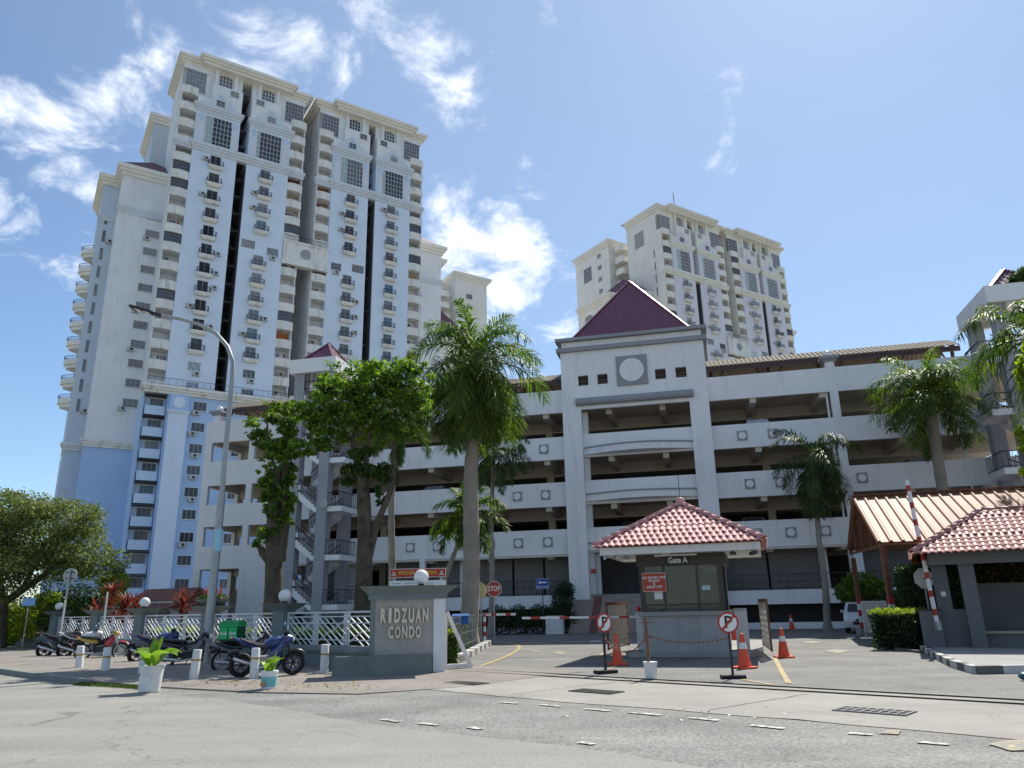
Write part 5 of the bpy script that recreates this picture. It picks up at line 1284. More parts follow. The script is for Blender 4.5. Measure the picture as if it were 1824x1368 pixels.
shrub('shrub', 'dark shrub mass behind the low box hedge', 'shrub', (20.2, 38.5, 0), [(-1, 0, 1.2, 1.2, .9, .9), (.5, 0, 1.3, 1.2, .9, 1.0), (-2, 0, 1.0, .9, .8, .8)], 5000, .2, 34, LF_DARK)
shrub('shrub', 'rounded bright green shrub left of the round sign pole', 'shrub', A(120, 1085, 40) * 1 if False else Vector((A(125, 1085, 40).x, 40, 0)), [(0, 0, 1.7, 1.3, 1.2, .8), (1.0, 0, 1.5, .8, .8, .6), (-.9, 0, 1.4, .7, .7, .6)], 4000, .2, 35, LF_HEDGE)
shrub('shrub', 'light green round topped shrub right of the round sign pole', 'shrub', Vector((A(197, 1080, 42).x, 42, 0)), [(0, 0, 3.3, .8, .8, .7), (.2, 0, 2.6, .6, .6, .5)], 2500, .18, 36, LF_YEL)
shrub('shrub', 'dark green shrub behind the red leaved plants', 'shrub', Vector((A(140, 1070, 46).x, 46, 0)), [(0, 0, 2.3, 1.6, 1.2, 1.2), (1.6, 0, 1.9, 1.2, 1, 1.0), (-1.6, 0, 1.6, 1, 1, 1)], 5000, .22, 37, LF_DARK)
shrub('shrub', 'yellowish shrub under the large round tree', 'shrub', Vector((A(75, 1085, 41).x, 41, 0)), [(0, 0, 1.6, 1.1, 1, 1.2), (-1.4, 0, 1.3, 1, 1, 1), (.2, 0, 2.4, .6, .6, .6)], 4000, .2, 38, LF_YEL)
shrub('shrub', 'pale green shrub at the far left behind the fence', 'shrub', Vector((A(25, 1085, 43).x, 43, 0)), [(0, 0, 1.4, 1.4, 1, 1.2), (-1.8, 0, 1.5, 1.2, 1, 1.2)], 3500, .2, 39, LF_HEDGE)
pt = A(1772, 506, 47.5); shrub('rooftop_plant', 'wild shrub growing on top of the right stair tower canopy', 'shrub', GP(33.0, -4.3, 19.0), [(0, 0, .6, .6, .5, .5), (.3, 0, .95, .45, .4, .4), (-.4, 0, .4, .35, .3, .3)], 1200, .2, 40, LF_HEDGE)
# tree reaching in from the right edge
b0 = Vector((A(1880, 900, 27).x, 27, 0)); t = thing('leafy_tree', 'yellow green leaved tree reaching in from the right edge', 'tree', b0)
def P(x, y, Y=27): return A(x, y, Y) - b0
bl = [(*P(1846, 640), .7, .8, .7), (*P(1834, 780), .35, .5, .5), (*P(1866, 560), .6, .6, .5), (*P(1870, 700), 1, 1, 1.2), (*P(1838, 830), .4, .5, .4)]
crown('crown', subblobs(bl, 6, 3, .35, .55), 3500, .28, 41, LF_YEL, t, hollow=.2)
m = MB(); branches(m, [([(0, 0, 0), P(1885, 900), P(1870, 700), P(1850, 580)], .2, .05), ([P(1885, 850), P(1850, 800), P(1830, 780)], .06, .03)]); m.build('trunk', BARK, t, smooth=True)
# strap leaved plants
def strap_mesh(L_, w, mt, bend):
    n = 6; V = []; F = []
    for i in range(n + 1):
        t = i / n; a = 1.1 - bend * t; x = L_ * t * cos(1.1 - bend * t * .5); z = L_ * t * sin(1.1 - bend * t * .55); ww = w * (sin(pi * (.12 + .88 * t)) ** .7) + .004
        V += [(x, -ww / 2, z + ww * .15), (x, 0, z), (x, ww / 2, z + ww * .15)]
    for i in range(n): F += [(3 * i, 3 * i + 1, 3 * i + 4, 3 * i + 3), (3 * i + 1, 3 * i + 2, 3 * i + 5, 3 * i + 4)]
    return npmesh('leaf', V, F, mt)
CR = [strap_mesh(.75, .075, LF_RED, b) for b in (.5, 1.1, 1.7)]
def cordyline(label, p, h, n, seed, sc=1.0):
    r = random.Random(seed); t = thing('cordyline', label, 'plant', p, 0, 'red cordyline plants behind the fence')
    MB().tube([(0, 0, 0), (.03, 0, h)], [.05, .03], 6).build('stem', BARK, t)
    for hh in (h, h * .8):
        for k in range(n): s = sc * r.uniform(.7, 1.15); link('leaf', r.choice(CR), t, (0.02, 0, hh + r.uniform(-.2, .1)), (r.uniform(-.2, .2), r.uniform(-.5, .2), k * 2.4 + r.uniform(-.3, .3)), (s, s, s))
for i, (x, Y, h, lab) in enumerate([(195, 38, 2.6, 'tallest red leaved cordyline behind the round sign pole'), (222, 37, 2.0, 'bushy crimson cordyline left of the fence globe lamp'), (175, 36, 1.6, 'low red cordyline nearest the round sign pole'), (240, 37.5, 1.9, 'brownish red cordyline between crimson one and the globe lamp'), (325, 33, 2.0, 'rust coloured cordyline between the globe lamp and the planter pillar'), (212, 36, 1.2, 'small dark red cordyline low behind the fence bars')]):
    cordyline(lab, Vector((A(x, 1080, Y).x, Y, 0)), h, 30, i, 1.15)
r_ = random.Random(77); t = thing('planter_plant', 'small red and green plants filling the bowl on the fence pillar', 'plant', ST(FP[1], -6.1, 2.06))
for k in range(26): s = r_.uniform(.45, .9); link('leaf', r_.choice(CR), t, (r_.uniform(-.3, .3), r_.uniform(-.3, .3), 0), (0, r_.uniform(-.4, .3), k * 2.4), (s, s, s))
crown('foliage', [(0, 0, .08, .5, .5, .14)], 500, .12, 55, LF_HEDGE, t)
# grass tuft along the gutter
V, F = leaves([(*ST(-1.2 + i * .35, -.15 - i * .07, .02), .3, .18, .03) for i in range(8)], 3500, .09, 60, aspect=.12, up=0, hollow=0)
tag(link('grass', npmesh('grass', V, F, LF_HEDGE)), kind='stuff', label='strip of short grass in the gutter by the kerb')
#@@STREET
# ------------------------------------------------------------------ street lamp
lb = G(366, 1190); t = thing('street_lamp', 'tall galvanised street lamp with curved arm and flat lamp head', 'street lamp', lb)
def LP(x, y): return A(x, y, lb.y) - lb
m = MB(); m.tube([(0, 0, 0), LP(372, 1120), LP(395, 880)], [.15, .14, .12], 12); m.tube([LP(395, 880), LP(413, 680)], [.09, .085], 10)
arc = [LP(413, 680), LP(415, 645), LP(405, 617), LP(385, 594), LP(355, 578), LP(320, 568), LP(282, 561)]; m.tube(arc, [.08, .075, .07, .065, .06, .055, .05], 10); m.build('pole', GALV, t, smooth=True)
a, b = LP(283, 561), LP(234, 547); d = (b - a).normalized(); m = MB(); m.bar(a - d * .1, a + d * .35, .12, .1); m.bar(a + d * .25, b, .34, .09); m.build('lamp_head', DMETAL, t)
m = MB()
for k in (.42, .72): c = a.lerp(b, k) + Vector((0, 0, -.05)); m.bar(c - d * .11, c + d * .11, .26, .02)
m.build('lens', GLOBE, t); MB().box(-.17, .17, -.17, .17, 0, .06).build('base_plate', GALV, t)
m = MB(); m.lathe([(.137, 3.5), (.135, 4.2)], 12); m.build('sticker', mat('pale_cyan_sticker', (.3, .55, .65), .5), t, LP(384, 1000) * Vector((1, 1, 0)).x if False else (LP(383, 1020).x, 0, 0.0))
# round sign seen from the back
def pole_sign(name, label, cat, p, h, r=.035, m_=GALV): 
    t = thing(name, label, cat, p); MB().tube([(0, 0, 0), (0, 0, h)], r, 8).build('post', m_, t); return t
p = ST(FX(160) + .3, -4.9, .1); hh = A(169, 1024, p.y).z
t = pole_sign('round_sign', 'grey back of a round road sign on a tall pole behind the motorcycles', 'road sign', (p.x, p.y, 0), hh + .25, .04)
m = MB(); m.lathe([(.32, .05), (.32, .075)], 24, (0, 0, hh), 0, 'y'); m.box(-.22, .22, .03, .05, hh + .12, hh + .16, 1); m.box(-.22, .22, .03, .05, hh - .16, hh - .12, 1); m.build('sign_plate', [GALV, DMETAL], t)
p = Vector((A(186, 1100, 34).x, 34, 0)); pole_sign('steel_pole', 'plain thin white pole beside the round sign', 'pole', p, 2.6, .04, WHITED)
p = Vector((A(112, 1100, 34).x, 34, 0)); pole_sign('steel_pole', 'short thin white pole next to the leftmost globe lamp', 'pole', p, 2.3, .035, WHITED)
p = Vector((A(52, 1073, 38).x, 38, 0)); t = pole_sign('blue_sign', 'small pale blue sign behind the fence at the far left', 'sign', p, A(52, 1073, 38).z, .025); MB().box(-.32, .32, -.04, -.02, A(52, 1073, 38).z - .16, A(52, 1073, 38).z + .2).build('sign_plate', mat('faded_blue', (.2, .4, .65), .5), t)
# stop sign, one way sign, direction boards
def octagon(r): return [(r * cos(pi / 8 + k * pi / 4), r * sin(pi / 8 + k * pi / 4)) for k in range(8)]
p = A(880, 1049, 36); t = pole_sign('stop_sign', 'red octagonal stop sign facing the road beside the drive', 'stop sign', (p.x, p.y, 0), p.z + .2)
MB().prism([(x, z + p.z) for x, z in octagon(.37)], -.06, -.045, 'y').build('sign_plate', WHITE, t); MB().prism([(x, z + p.z) for x, z in octagon(.345)], -.064, -.0605, 'y').build('sign_face', RED, t); text('STOP', .33, t, (0, -.068, p.z), WHITE, sx=.72)
p = A(857, 1050, 36.3); t = pole_sign('sign_back', 'yellowed back of a tilted sign next to the stop sign', 'sign', (p.x, p.y, 0), p.z); MB().prism([(-.22, -.33), (.2, -.38), (.28, .1), (.05, .33), (-.12, .36)], -.06, -.045, 'y').build('sign_plate', mat('yellowed_board', (.45, .40, .20), .7), t, (0, 0, p.z))
p = A(966, 1040, 46); t = pole_sign('one_way_sign', 'blue one way sign with white arrow in the shrub bed', 'road sign', (p.x, p.y, 0), p.z, .03, DMETAL); BLUE = mat('sign_blue', (.02, .07, .30), .45)
MB().box(-.37, .37, -.05, -.035, p.z - .3, p.z + .3).build('sign_plate', WHITE, t); MB().box(-.355, .355, -.054, -.0505, p.z - .285, p.z + .285).build('sign_face', BLUE, t)
MB().prism([(-.26, .08), (-.12, .19), (-.12, .12), (.24, .12), (.24, .04), (-.12, .04), (-.12, -.03)], -.06, -.055, 'y').build('arrow', WHITE, t, (0, 0, p.z)); text('ONE WAY', .15, t, (0, -.058, p.z - .18), WHITE)
# programme board behind the entrance wall
c = A(744, 1020, 26.5); t = thing('project_board', 'white information board under a red PROGRAM CERIA header, behind the entrance wall', 'notice board', (c.x, 26.5, 0), .0)
MB().box(-.95, .95, 0, .04, c.z - .14, c.z + .12).build('header', mat('header_red', (.42, .045, .03), .5), t); MB().box(-.97, .97, .005, .035, c.z - .16, c.z + .14).build('header_rim', WHITED, t); text('PROGRAM CERIA', .17, t, (0, -.006, c.z - .01), YEL)
for s in (-.82, .82): MB().prism([(s - .09, -.08), (s + .09, -.08), (s, .09)], -.006, -.001, 'y').build('emblem', mat('emblem_grey', (.5, .42, .36), .5), t, (0, 0, c.z - .01))
MB().box(-.97, .97, 0, .04, c.z - 2.1, c.z - .26).build('board', WHITE, t)
PR = mat('faded_print', (.25, .25, .26), .6); k = MB(); rr = random.Random(6)
for z in (.34, .41, .48): 
    x = -.45
    while x < .5: w = rr.uniform(.04, .12); k.box(x, x + w, -.003, -.001, c.z - z - .02, c.z - z); x += w + .02
x = -.9
while x < -.58: w = rr.uniform(.03, .06); k.box(x, x + w, -.003, -.001, c.z - .36, c.z - .335); x += w + .012
k.build('print', PR, t); 
for z in (1.0, 1.32): MB().box(.68, .95, -.006, -.001, c.z - z - .07, c.z - z + .07).build('red_panel', MATS['header_red'], t)
for s in (-.8, .8): MB().box(s - .04, s + .04, .045, .11, 0, c.z).build('post', GALV, t)
# ------------------------------------------------------------------ bollards
def bollard(label, p, h, rz, tilt):
    t = thing('bollard', label, 'bollard', p, rz, 'white bollards along the pavement edge'); t.rotation_euler = (tilt, -tilt * .5, rz)
    MB().lathe([(.115, 0), (.112, .03), (.105, h - .02), (.095, h)], 16).build('post', WHITED, t, smooth=True); MB().lathe([(.109, h - .27), (.108, h - .22)], 16).build('band', mat('tan_band', (.42, .26, .08), .7, .3, 6), t)
for i, (x, y, ti, lab) in enumerate([(140, 1197, .05, 'leftmost white bollard, in front of the spoked wheel motorcycle'), (186, 1203, .03, 'white bollard with tan band, second from the left'), (252, 1209, .02, 'white bollard half hidden behind the larger potted plant'), (344, 1213, .05, 'white bollard just left of the street lamp'), (452, 1210, .0, 'white bollard in front of the bike with the green box'), (577, 1200, -.02, 'white bollard standing before the entrance wall plinth')]):
    bollard(lab, G(x, y), .74, i * .7, ti)
# ------------------------------------------------------------------ potted plants
def bigleaf(L_, w, mt, curl):
    n = 8; k = 4; V = []; F = []
    for i in range(n + 1):
        t = i / n; ww = w * (sin(pi * min(1, .06 + .94 * t) ** .75) ** .8) + .003; ang = 1.35 - curl * t
        x = L_ * t * cos(1.35 - curl * t * .5); z = L_ * t * sin(1.35 - curl * t * .5)
        for j in range(-k, k + 1): y = ww / 2 * j / k; V.append((x + abs(y) * .28 * -sin(ang) + .006 * sin(j * 2.5 + i), y, z + abs(y) * .35 * cos(ang) + .01 * sin(i * 1.3 + j)))
    q = 2 * k + 1
    for i in range(n):
        for j in range(2 * k): F.append((i * q + j, i * q + j + 1, (i + 1) * q + j + 1, (i + 1) * q + j))
    me = npmesh('leaf', V, F, mt)
    for p in me.polygons: p.use_smooth = True
    return me
BLF = [bigleaf(.62, .60, LF_BIGLEAF, 1.3), bigleaf(.60, .58, LF_BIGLEAF, 2.1), bigleaf(.58, .26, LF_BIGLEAF, .15)]
def potted(label, p, pot, h, spec, lab2=None, sc=1):
    t = thing('potted_plant', label, 'potted plant', p, 0, 'potted plants on the road edge')
    pot(t)
    for (az, st, lean, kind, s) in spec:
        dx, dy = cos(az), sin(az); st *= .6; s *= .9; tip = Vector((dx * lean, dy * lean, h + st)); m = MB(); m.tube([(dx * .03, dy * .03, h - .03), (dx * lean * .4, dy * lean * .4, h + st * .6), tip], [.018, .014, .01], 6); m.build('stalk', GSHAFT, t)
        link('leaf', BLF[kind], t, tip, (0, 0, az), (s, s, s))
def pot1(t):
    m = MB(); m.lathe([(.20, 0), (.215, .2), (.24, .5), (.255, .5), (.255, .54), (.23, .54), (.22, .5)], 20); m.build('pot', WHITED, t, smooth=True); MB().lathe([(.215, .48), (.0, .5)], 16).build('soil', SOIL, t); MB().box(-.14, .06, -.265, -.2, .02, .34).build('patch', WHITE, t)
potted('larger white pot with big green elephant ear leaves at the road edge', G(267, 1232), pot1, .5, [(2.8, .08, .1, 0, .95), (-.3, .12, .12, 1, 1.0), (1.0, .32, .05, 2, .9), (2.0, .28, .04, 2, .9), (-2.2, .05, .1, 0, .85), (.4, .25, .15, 1, .8)])
def pot2(t):
    m = MB(); m.lathe([(.15, 0), (.18, .34), (.19, .34), (.19, .38), (.17, .38)], 18); m.build('bucket', WHITE, t, smooth=True); MB().lathe([(.158, .34), (.0, .36)], 14).build('soil', SOIL, t)
    MB().lathe([(.1605, .06), (.1765, .27)], 18).build('label_band', mat('teal_label', (.2, .5, .52), .5, .35, 6), t, smooth=True); m = MB(); m.lathe([(.05, -.18), (.05, -.165)], 12, (-.08, 0, .12), 0, 'y'); m.build('label_spot', mat('orange_spot', (.6, .25, .08), .5), t)
potted('small printed paint bucket with young elephant ear plant at the road edge', G(478, 1228), pot2, .36, [(3.0, .02, .08, 0, .55), (1.2, .12, .03, 0, .6), (-.2, .1, .08, 0, .6), (-1.2, .02, .08, 0, .5), (.5, .2, .05, 2, .6)])
#@@BIKES
# ------------------------------------------------------------------ motorcycles
def wheel(t, x, R, spokes, w=.11):
    o = MB().torus((0, 0, 0), R - w * .42, w * .45, 26, 9).build('wheel', BLACK, t, (x, 0, R), smooth=True)
    m = MB(); m.torus((0, 0, 0), R - w * .85, .018, 26, 6); m.lathe([(.05, -.06), (.05, .06)], 10, (0, 0, 0), 0, 'y')
    n = 18 if spokes else 6
    for k in range(n): a = 2 * pi * k / n; m.bar((.04 * cos(a), .03 * (-1) ** k if spokes else 0, .04 * sin(a)), ((R - w * .85) * cos(a), 0, (R - w * .85) * sin(a)), .006 if spokes else .03, .006 if spokes else .03, up=(0, 1, 0))
    m.build('rim', CHROME if spokes else DMETAL, o, smooth=True); MB().lathe([(.11, .05), (.11, .055)], 16, (0, 0, 0), 0, 'y').build('brake_disc', CHROME, o); return o
def motorcycle(label, p, rz, bodyc, accent, style, lean=.12, seed=0):
    t = thing('motorcycle', label, 'motorcycle', p, rz, 'motorcycles parked by the fence'); t.rotation_euler = (lean, 0, rz)
    sport = style == 'sport'; cub = style == 'cub'; R = .30; w = .13 if sport else .085
    wheel(t, -.64, R, cub, w); wheel(t, .66, R, cub, w * .85)
    body = mat('bike_paint_%s' % bodyc[0], bodyc[1], .25, .08, 3, spec=.5, clear=.5); acc = mat('bike_paint_%s' % accent[0], accent[1], .3, .08, 3, spec=.5, clear=.3)
    m = MB()
    for s in (-.075, .075): m.tube([(.66, s, R), (.50, s, .72), (.42, s, .98)], [.028, .024, .022], 8)
    m.build('fork', CHROME if not sport else BLKP, t, smooth=True)
    m = MB(); m.tube([(.40, .0, .9), (.1, 0, .72), (-.25, 0, .66), (-.6, 0, .78)], [.05, .045, .04, .03], 8); m.tube([(.36, 0, .8), (.2, 0, .35), (-.2, 0, .33), (-.3, 0, .62)], .03, 8)
    for s in (-.09, .09): m.tube([(-.18, s, .36), (-.64, s, R)], .03, 6)
    m.build('frame', BLKP, t, smooth=True)
    m = MB(); m.box(-.18, .2, -.13, .13, .26, .5); m.lathe([(.12, -.17), (.12, .17)], 12, (0, 0, .36), 0, 'y'); m.tube([(.1, 0, .45), (.26, 0, .55)], .09, 8); m.build('engine', GALV if not cub else DMETAL, t)
    m = MB()
    for s in (-.16,): m.tube([(.15, s, .3), (-.2, s, .25), (-.4, s, .33 if sport else .28), (-.85, s, .5 if sport else .34)], [.025, .028, .055, .05], 10)
    m.build('exhaust', CHROME, t, smooth=True)
    # seat and tank
    def loft(secs, mt, nm):
        mm = MB(); n = 10; vs = []
        for (x, z, hw, hh) in secs:
            for k in range(n): a = 2 * pi * k / n; vs.append((x, hw * cos(a), z + hh * sin(a)))
        mm.add(vs, [(i * n + k, i * n + (k + 1) % n, (i + 1) * n + (k + 1) % n, (i + 1) * n + k) for i in range(len(secs) - 1) for k in range(n)] + [tuple(range(n)), tuple(range((len(secs) - 1) * n, len(secs) * n))]); return mm.build(nm, mt, t, smooth=True)
    if sport:
        loft([(.38, .86, .06, .06), (.25, .88, .15, .12), (.05, .84, .16, .13), (-.1, .78, .1, .07)], body, 'fuel_tank')
        loft([(-.02, .79, .1, .04), (-.25, .79, .14, .05), (-.5, .86, .12, .05), (-.7, .95, .06, .03)], BLKP, 'seat')
        loft([(-.2, .72, .1, .05), (-.5, .8, .1, .07), (-.75, .92, .07, .05), (-.92, 1.0, .02, .02)], body, 'tail')
        loft([(.62, .9, .05, .08), (.5, .9, .16, .14), (.35, .85, .2, .2), (.2, .6, .17, .22), (.05, .5, .14, .16)], body, 'fairing'); loft([(.5, 1.06, .02, .02), (.42, 1.08, .1, .06), (.36, 1.06, .1, .03)], BLKP, 'windscreen')
        loft([(.3, .55, .205, .08), (.12, .42, .17, .09), (-.05, .38, .13, .05)], acc, 'side_panel')
    else:
        loft([(-.05, .77, .09, .04), (-.2, .79, .13, .055), (-.45, .81, .13, .05), (-.72, .84, .08, .04)], BLKP, 'seat')
        loft([(-.15, .66, .08, .06), (-.4, .68, .12, .09), (-.7, .76, .1, .06), (-.85, .8, .04, .03)], body, 'side_panel')
        loft([(.1, .52, .05, .1), (.25, .6, .14, .2), (.36, .72, .15, .16), (.43, .82, .08, .08)], acc, 'leg_shield'); loft([(.55, .92, .04, .06), (.48, .95, .12, .09), (.38, .96, .1, .07)], body, 'headlight_cowl')
    loft([(.98, .5, .04, .02), (.85, .62, .07, .025), (.66, .66, .075, .025), (.5, .6, .06, .02)], acc if cub else BLKP, 'mudguard')
    m = MB(); m.tube([(-.95, 0, .55), (-.88, 0, .62), (-.72, 0, .64)], [.05, .07, .06], 6); m.box(-.985, -.965, -.1, .1, .46, .62, 1); m.build('rear_mudguard', [BLKP, mat('number_plate', (.03, .03, .03), .4)], t)
    m = MB(); m.tube([(.36, -.36, 1.0), (.44, -.15, 1.02), (.46, 0, .98), (.44, .15, 1.02), (.36, .36, 1.0)], .016, 6); m.tube([(.36, -.36, 1.0), (.39, -.24, 1.015)], .025, 6); m.tube([(.36, .36, 1.0), (.39, .24, 1.015)], .025, 6); m.build('handlebar', BLKP, t)
    for s in (-1, 1):
        m = MB(); m.tube([(.42, s * .2, 1.02), (.42, s * .3, 1.2)], .008, 5); m.sphere((.41, s * .33, 1.24), .07, 10, 6, 1, (.35, 1.1, .75)); m.build('mirror', [BLKP, mat('mirror_glass', (.25, .4, .6), .1, .05, 2, spec=.8)], t, smooth=True)
    MB().sphere((.6, 0, .9), .075, 10, 6, 0, (.6, 1, 1)).build('headlight', GLOBE, t, smooth=True)
    MB().sphere((-.86 if not sport else -.93, 0, .84 if not sport else .98), .05, 8, 6, 0, (.6, 1.2, .6)).build('tail_light', RED, t)
    MB().bar((.0, .12, .3), (-.08, .3, .02), .02).build('side_stand', DMETAL, t)
    return t
hd = atan2(.735, .678)
def bike(x, y, label, rzo, bodyc, acc, style, lean=.12):
    g = G(x, y, .02); rz = hd + rzo; t = motorcycle(label, g + Vector((.64 * cos(rz), .64 * sin(rz), 0)), rz, bodyc, acc, style, lean); return t
KBLK = ('black', (.015, .015, .018)); KWHT = ('white', (.6, .6, .62)); KRED = ('red', (.45, .03, .03)); KYEL = ('gold', (.55, .38, .06)); KBLU = ('blue', (.02, .04, .16)); KGRY = ('grey', (.12, .12, .13)); KPNK = ('magenta', (.35, .05, .12))
bike(77, 1173, 'black sport motorcycle with raised tail, leftmost of the row', -.45, KBLK, KPNK, 'sport'); bike(113, 1173, 'white and dark sport motorcycle with silver exhaust, second from the left', -.45, KWHT, KBLK, 'sport')
bike(145, 1177, 'gold and red small motorcycle with spoked wheels behind the leftmost bollards', -.62, KYEL, KRED, 'cub', .08)
bike(242, 1183, 'dark blue motorcycle with thick rear tyre behind the larger potted plant', -.4, KBLU, KBLK, 'sport'); bike(292, 1192, 'black and grey motorcycle just left of the street lamp', -.5, KBLK, KGRY, 'cub')
gb_ = bike(394, 1199, 'black motorcycle carrying the green delivery box', -.4, KBLK, KGRY, 'cub', .14); bike(427, 1207, 'dark blue motorcycle parked right of the one with the green box', -.42, KBLU, KBLU, 'sport', .14)
GRN = mat('delivery_green', (.012, .26, .075), .55, .1, 4); GRN2 = mat('delivery_dark_green', (.006, .07, .03), .6, .1, 4); GRL = mat('delivery_light_green', (.02, .42, .14), .55)
bp_ = gb_.location + Vector((cos(hd - .4), sin(hd - .4), 0)) * -.42; bx_ = thing('delivery_box', 'green insulated delivery box strapped on a motorcycle seat', 'delivery box', (bp_.x, bp_.y - .05, .86), -.12)
MB().box(-.27, .27, -.24, .24, 0, .42).build('case', GRN2, bx_); m = MB(); m.prism([(-.25, .42), (.25, .42), (.25, .48), (0, .55), (-.25, .48)], -.29, .29, 'x'); m.build('lid', GRN, bx_)
MB().box(-.28, .28, -.25, .25, .38, .42).build('trim', GRL, bx_)
for u0, u1 in ((-.25, -.02), (.02, .25)):
    fp = MB().box(u0, u1, -.255, -.24, .05, .36).build('panel', GRL, bx_); text('Grab', .1, fp, ((u0 + u1) / 2, -.258, .2), WHITE)
# ------------------------------------------------------------------ gate furniture
def noparking(label, p, top, rz):
    t = thing('no_parking_sign', label, 'no parking sign', p, rz, 'portable no parking signs'); m = MB(); m.box(-.26, .26, -.16, .16, 0, .07); m.build('foot', BLACK, t); MB().bar((0, 0, .07), (0, 0, top), .05).build('post', DMETAL, t)
    c = top - .2; MB().lathe([(.235, -.045), (.235, -.03)], 28, (0, 0, c), 0, 'y').build('rim', RED, t); MB().lathe([(.19, -.049), (.19, -.0455)], 28, (0, 0, c), 0, 'y').build('face', WHITE, t)
    text('P', .36, t, (0, -.052, c), BLKP); MB().bar((-.14, -.057, c - .15), (.14, -.057, c + .15), .05, .006, up=(0, 1, 0)).build('slash', RED, t)
noparking('no parking sign on the left, before the booth\'s entry side', G(1079, 1199), 1.38, .55); noparking('no parking sign on the right, before the booth\'s exit side', G(1306, 1208), 1.37, -.1)
def cone(label, p, h=.78, s=1.0, dirty=False):
    t = thing('traffic_cone', label, 'traffic cone', p, random.random(), 'orange traffic cones'); m = MB(); b = .27 * s; m.prism([(-b, -b * .6), (-b * .6, -b), (b * .6, -b), (b, -b * .6), (b, b * .6), (b * .6, b), (-b * .6, b), (-b, b * .6)], 0, .04); m.build('base', ORANGE, t)
    MB().lathe([(.17 * s, .04), (.16 * s, .08), (.045 * s, h), (.03 * s, h + .01)], 18).build('body', ORANGE, t, smooth=True)
    r0, r1 = .16 * s, .045 * s; f = lambda z: r0 + (r1 - r0) * (z - .08) / (h - .08) + .003
    MB().lathe([(f(h * .56), h * .56), (f(h * .74), h * .74)], 18).build('collar', WHITED if not dirty else mat('scuffed_collar', (.55, .2, .13), .6, .5, 6), t, smooth=True)
cone('orange cone with scuffed collar left of the booth', G(1100, 1184), .8, 1, True); cone('orange cone with clean white collar beside the right no parking sign', G(1327, 1190), .83); cone('bright orange cone standing off the island to the right', G(1397, 1171), .82); cone('small distant orange cone by the garage wall', G(1411, 1122), .85); cone('orange cone half hidden behind the right no parking sign', G(1308, 1142), .75)
# bucket weighted post and chains
bp = G(1160, 1209); t = thing('bucket_post', 'rusty post set in a white bucket before the booth', 'post', bp); MB().lathe([(.125, 0), (.15, .31), (.16, .31), (.16, .36), (.13, .36)], 18).build('bucket', WHITED, t, smooth=True); m = MB(); m.tube([(-.03, 0, .3), (-.04, 0, 1.3)], .035, 8); m.bar((-.2, 0, 1.2), (.15, 0, 1.2), .02); m.bar((-.15, 0, .9), (.15, 0, .9), .02); m.build('post', RUST, t)
MB().lathe([(.13, .33), (.0, .34)], 14).build('cement', CONC, t)
def chain(label, a, b, sag):
    a, b = Vector(a), Vector(b); n = int((b - a).length / .05); m = MB()
    P_ = [a.lerp(b, i / n) - Vector((0, 0, sag * 4 * (i / n) * (1 - i / n))) for i in range(n + 1)]
    for i in range(n):
        p, q = P_[i], P_[i + 1]
        if i % 2: m.bar(p, q, .035, .01)
        else: m.bar(p, q, .01, .035)
    tag(m.build('chain', RUST), label, 'chain', 'sagging chains before the booth')
chain('sagging chain from the bucket post to the right no parking sign', bp + Vector((-.04, 0, .9)), G(1306, 1208) + Vector((0, 0, .85)), .12); chain('sagging chain from the left no parking sign to the bucket post', G(1079, 1199) + Vector((0, 0, .85)), bp + Vector((-.04, 0, .9)), .35)
# lattice screens either side of the booth
def screen(label, p, q, h):
    p, q = Vector(p), Vector(q); t = thing('lattice_gate', label, 'gate', p, atan2(q.y - p.y, q.x - p.x), 'folding lattice gates beside the booth'); L_ = (q - p).length; m = MB()
    m.bar((0, 0, .1), (0, 0, h), .06); m.bar((L_, 0, .1), (L_, 0, h), .06); m.bar((0, 0, h), (L_, 0, h), .06, .09); m.bar((0, 0, .15), (L_, 0, .15), .04); m.build('frame', RUST, t); n = 9; k = MB()
    for i in range(-4, n + 1):
        for s in (1, -1):
            x0 = L_ * i / n; x1 = x0 + L_ * .45; a, b = (x0, x1) if s > 0 else (x1, x0); za, zb = .15, h; pa, pb2 = Vector((a, 0.01 * s, za)), Vector((b, 0.01 * s, zb))
            if x0 < 0:
                f = -x0 / (x1 - x0)
                if s > 0: pa = pa.lerp(pb2, f)
                else: pb2 = pb2.lerp(pa, f)
            if x1 > L_:
                f = (x1 - L_) / (x1 - x0)
                if s > 0: pb2 = pb2.lerp(pa, f)
                else: pa = pa.lerp(pb2, f)
            k.bar(pa, pb2, .035, .012)
    k.build('lattice', mat('cream_lattice_paint', (.42, .36, .28), .6, .2, 3), t)
screen('rusty cream lattice gate left of the booth', Vector((3.05, 26.6, .05)), Vector((4.1, 29.2, .15)), 1.6); screen('rusty lattice gate folded on the right of the booth', Vector((7.42, 23.2, .1)), Vector((8.25, 26.6, .1)), 1.55)
def cabinet(label, p, h, mt=WHITED, lamp=False):
    t = thing('barrier_cabinet', label, 'barrier cabinet', p, BA, 'white barrier cabinets'); MB().box(-.2, .2, -.15, .15, 0, h).build('cabinet', mt, t); MB().box(-.21, .21, -.16, .16, h - .06, h + .02).build('lid', GALV, t)
    if lamp: MB().sphere((-.1, -.05, h + .1), .08, 12, 8).build('beacon', mat('beacon_red', (.7, .02, .02), .2), t)
    return t
c1 = BP(-1.5, 1.4, .15); cabinet('white barrier cabinet with red beacon left of the booth', c1, 1.2, lamp=True); c2 = BP(1.72, 1.2, .15); cabinet('white barrier cabinet right of the booth', c2, 1.25)
